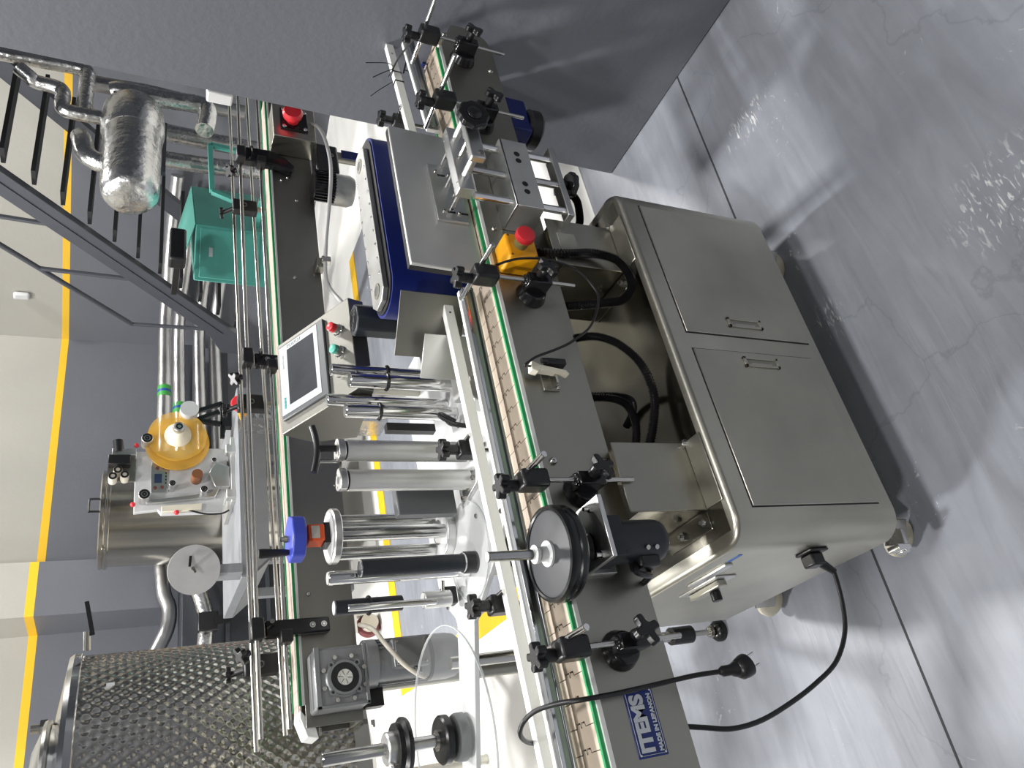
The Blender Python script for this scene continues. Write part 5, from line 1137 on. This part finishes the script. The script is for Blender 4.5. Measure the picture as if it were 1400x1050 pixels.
b = MB(); b.prism(*xz([(2.30, 0.93), (2.45, 0.93), (2.48, 1.02), (2.40, 1.06), (2.30, 1.02)], 4.93, 0.05)); b.build('front_bracket', ALU, sl, bevel=0.003)
b = MB(); b.tube([(2.16, 4.98, 1.18), (2.13, 4.98, 1.08), (2.13, 4.98, 0.98), (2.16, 5.0, 0.93)], 0.006, 8); b.build('machine_lead', BLACK, sl)
# roll of amber film
rl = thing('amber_film_roll', 'translucent amber film roll on the small white machine', 'film roll', (2.685, 4.95, 1.08))
MB().cyl((2.685, 4.955, 1.253), (2.685, 4.945, 1.253), 0.185, n=48).build('amber_disc', ORANGEGL, rl)
MB().pipe((2.64, 4.975, 1.252), (2.64, 4.965, 1.252), 0.20, 0.115, n=48).build('amber_film', mat('amber_film', (0.90, 0.50, 0.06), 0.3, alpha=0.6, var=0.15), rl)
MB().lathe([(0.085, 0.0), (0.080, 0.03), (0.045, 0.07), (0.042, 0.10), (0.0, 0.10)], (2.685, 4.945, 1.253), (0, -1, 0), 32).build('core', IVORY, rl)
MB().lathe([(0.036, 0.0), (0.036, 0.025), (0.028, 0.03), (0.0, 0.03)], (2.685, 4.845, 1.253), (0, -1, 0), 24).build('hub', ALU, rl)
MB().pipe((2.685, 4.815, 1.253), (2.685, 4.812, 1.253), 0.022, 0.012, n=20).build('hub_ring', BLACK, rl)
# black arm stand with a white roll behind the amber roll
ba = thing('roll_stand', 'black triangular arm stand holding a white roll', 'stand', (2.93, 5.02, 0.9))
for p0, p1 in (((2.90, 5.03, 1.19), (3.0, 5.03, 0.96)), ((2.86, 5.03, 1.17), (2.83, 5.03, 0.96)), ((2.86, 5.03, 1.13), (2.93, 5.03, 0.98)), ((3.0, 5.03, 0.96), (2.72, 5.03, 0.96))):
    b = MB(); b.bar(p0, p1, 0.03, 0.03, (0, 1, 0)); b.build('arm_tube', BLACK, ba, bevel=0.003)
MB().box(2.80, 2.98, 5.0, 5.06, 0.90, 0.96).build('foot', BLACK, ba)
MB().cyl((2.875, 5.05, 1.185), (2.875, 4.90, 1.185), 0.06, n=28).build('white_roll', WHITEP, ba)
# grey disc on the table end
gd = thing('grey_round_plate', 'pale grey round plate with a wing-nut on the table end', 'disc', (1.63, 4.65, 0.9))
MB().cyl((1.630, 4.62, 1.172), (1.645, 4.66, 1.172), 0.142, n=56).build('plate', DISKGREY, gd)
MB().cyl((1.633, 4.62, 1.18), (1.626, 4.58, 1.182), 0.010, n=12).build('stud', ROD, gd)
b = MB(); b.bar((1.638, 4.585, 1.20), (1.700, 4.585, 1.195), 0.014, 0.012, (0, 1, 0)); b.build('wing', BLACK, gd)
b = MB(); b.bar((1.626, 4.585, 1.18), (1.600, 4.585, 1.168), 0.012, 0.010, (0, 1, 0)); b.build('wing_stub', ROD, gd)
MB().box(1.615, 1.67, 4.66, 4.80, 0.90, 1.12).build('holder', TABLEG, gd)
tgk = thing('black_clamp_bracket', 'black clamp bracket on the wrinkled foil pipe', 'bracket', (1.70, 5.9, 1.0))
MB().box(1.62, 1.76, 5.88, 5.94, 0.90, 1.04).build('clamp', BLACK, tgk, bevel=0.008); MB().box(1.66, 1.72, 5.86, 5.88, 0.82, 0.92).build('clamp_tail', BLACK, tgk)
# dark equipment rack below/behind the table, and small clutter behind the rods
dr_ = thing('dark_equipment_rack', 'dark grey equipment rack standing behind the work table', 'rack', (1.75, 6.15, 0.0))
MB().box(1.45, 2.2, 6.10, 6.5, 0.0, 1.13).build('cabinet', mat('dark_rack', (0.028, 0.032, 0.04), 0.5), dr_, bevel=0.005)
for zz in (0.5, 0.8): MB().box(1.45, 2.2, 6.085, 6.10, zz, zz + 0.03).build('rail', GREYPAINT, dr_)
# brushed tank behind the table
bt = thing('brushed_steel_drum', 'tall brushed stainless steel drum with flat lid and handle', 'drum', (2.53, 5.98, 0.0))
BRUSH = mat('brushed_drum_steel', (0.62, 0.59, 0.52), 0.20, 1.0, var=0.32, vscale=2.2, stretch=(3.5, 3.5, 0.04), rvar=0.10)
MB().cyl((2.53, 5.98, 0.25), (2.53, 5.98, 1.66), 0.345, n=72).build('body', BRUSH, bt)
MB().lathe([(0.345, 1.64), (0.362, 1.645), (0.362, 1.668), (0.355, 1.675), (0.362, 1.68), (0.362, 1.70), (0.34, 1.708), (0.0, 1.715)], (2.53, 5.98, 0), (0, 0, 1), 72).build('lid', BRUSH, bt)
MB().pipe((2.53, 5.98, 1.655), (2.53, 5.98, 1.66), 0.364, 0.35, n=72).build('band', SCREENG, bt)
b = MB(); b.tube([(2.475, 5.70, 1.705), (2.475, 5.70, 1.765), (2.48, 5.70, 1.775), (2.57, 5.72, 1.775), (2.58, 5.72, 1.765), (2.58, 5.72, 1.705)], 0.008, 8, 2); b.build('handle', BLACK, bt)
MB().cyl((2.24, 5.78, 1.67), (2.205, 5.765, 1.67), 0.012, n=12).build('latch', ROD, bt)
for a in range(3): q = (2.53 + 0.28 * math.cos(a * 2.1), 5.98 + 0.28 * math.sin(a * 2.1)); MB().cyl((q[0], q[1], 0), (q[0], q[1], 0.26), 0.03, n=12).build('leg', BRUSH, bt)
# red-topped bottle and foil clump glimpsed between the guide rods
rb = thing('red_valve', 'red round valve wheel glimpsed between the guide rods', 'valve', (2.52, 4.2, 0.9))
MB().lathe([(0.0, 0.0), (0.05, 0.0), (0.055, 0.015), (0.045, 0.03), (0.0, 0.03)], (2.50, 4.19, 0.955), (-0.2, -1, 0.3), 24).build('wheel', REDP, rb)
MB().cyl((2.50, 4.2, 0.955), (2.52, 4.4, 0.90), 0.03, n=14).build('stem', YELLOWP, rb)
MB().box(2.47, 2.57, 4.3, 4.5, 0.0, 0.93).build('stand', FOIL, rb)
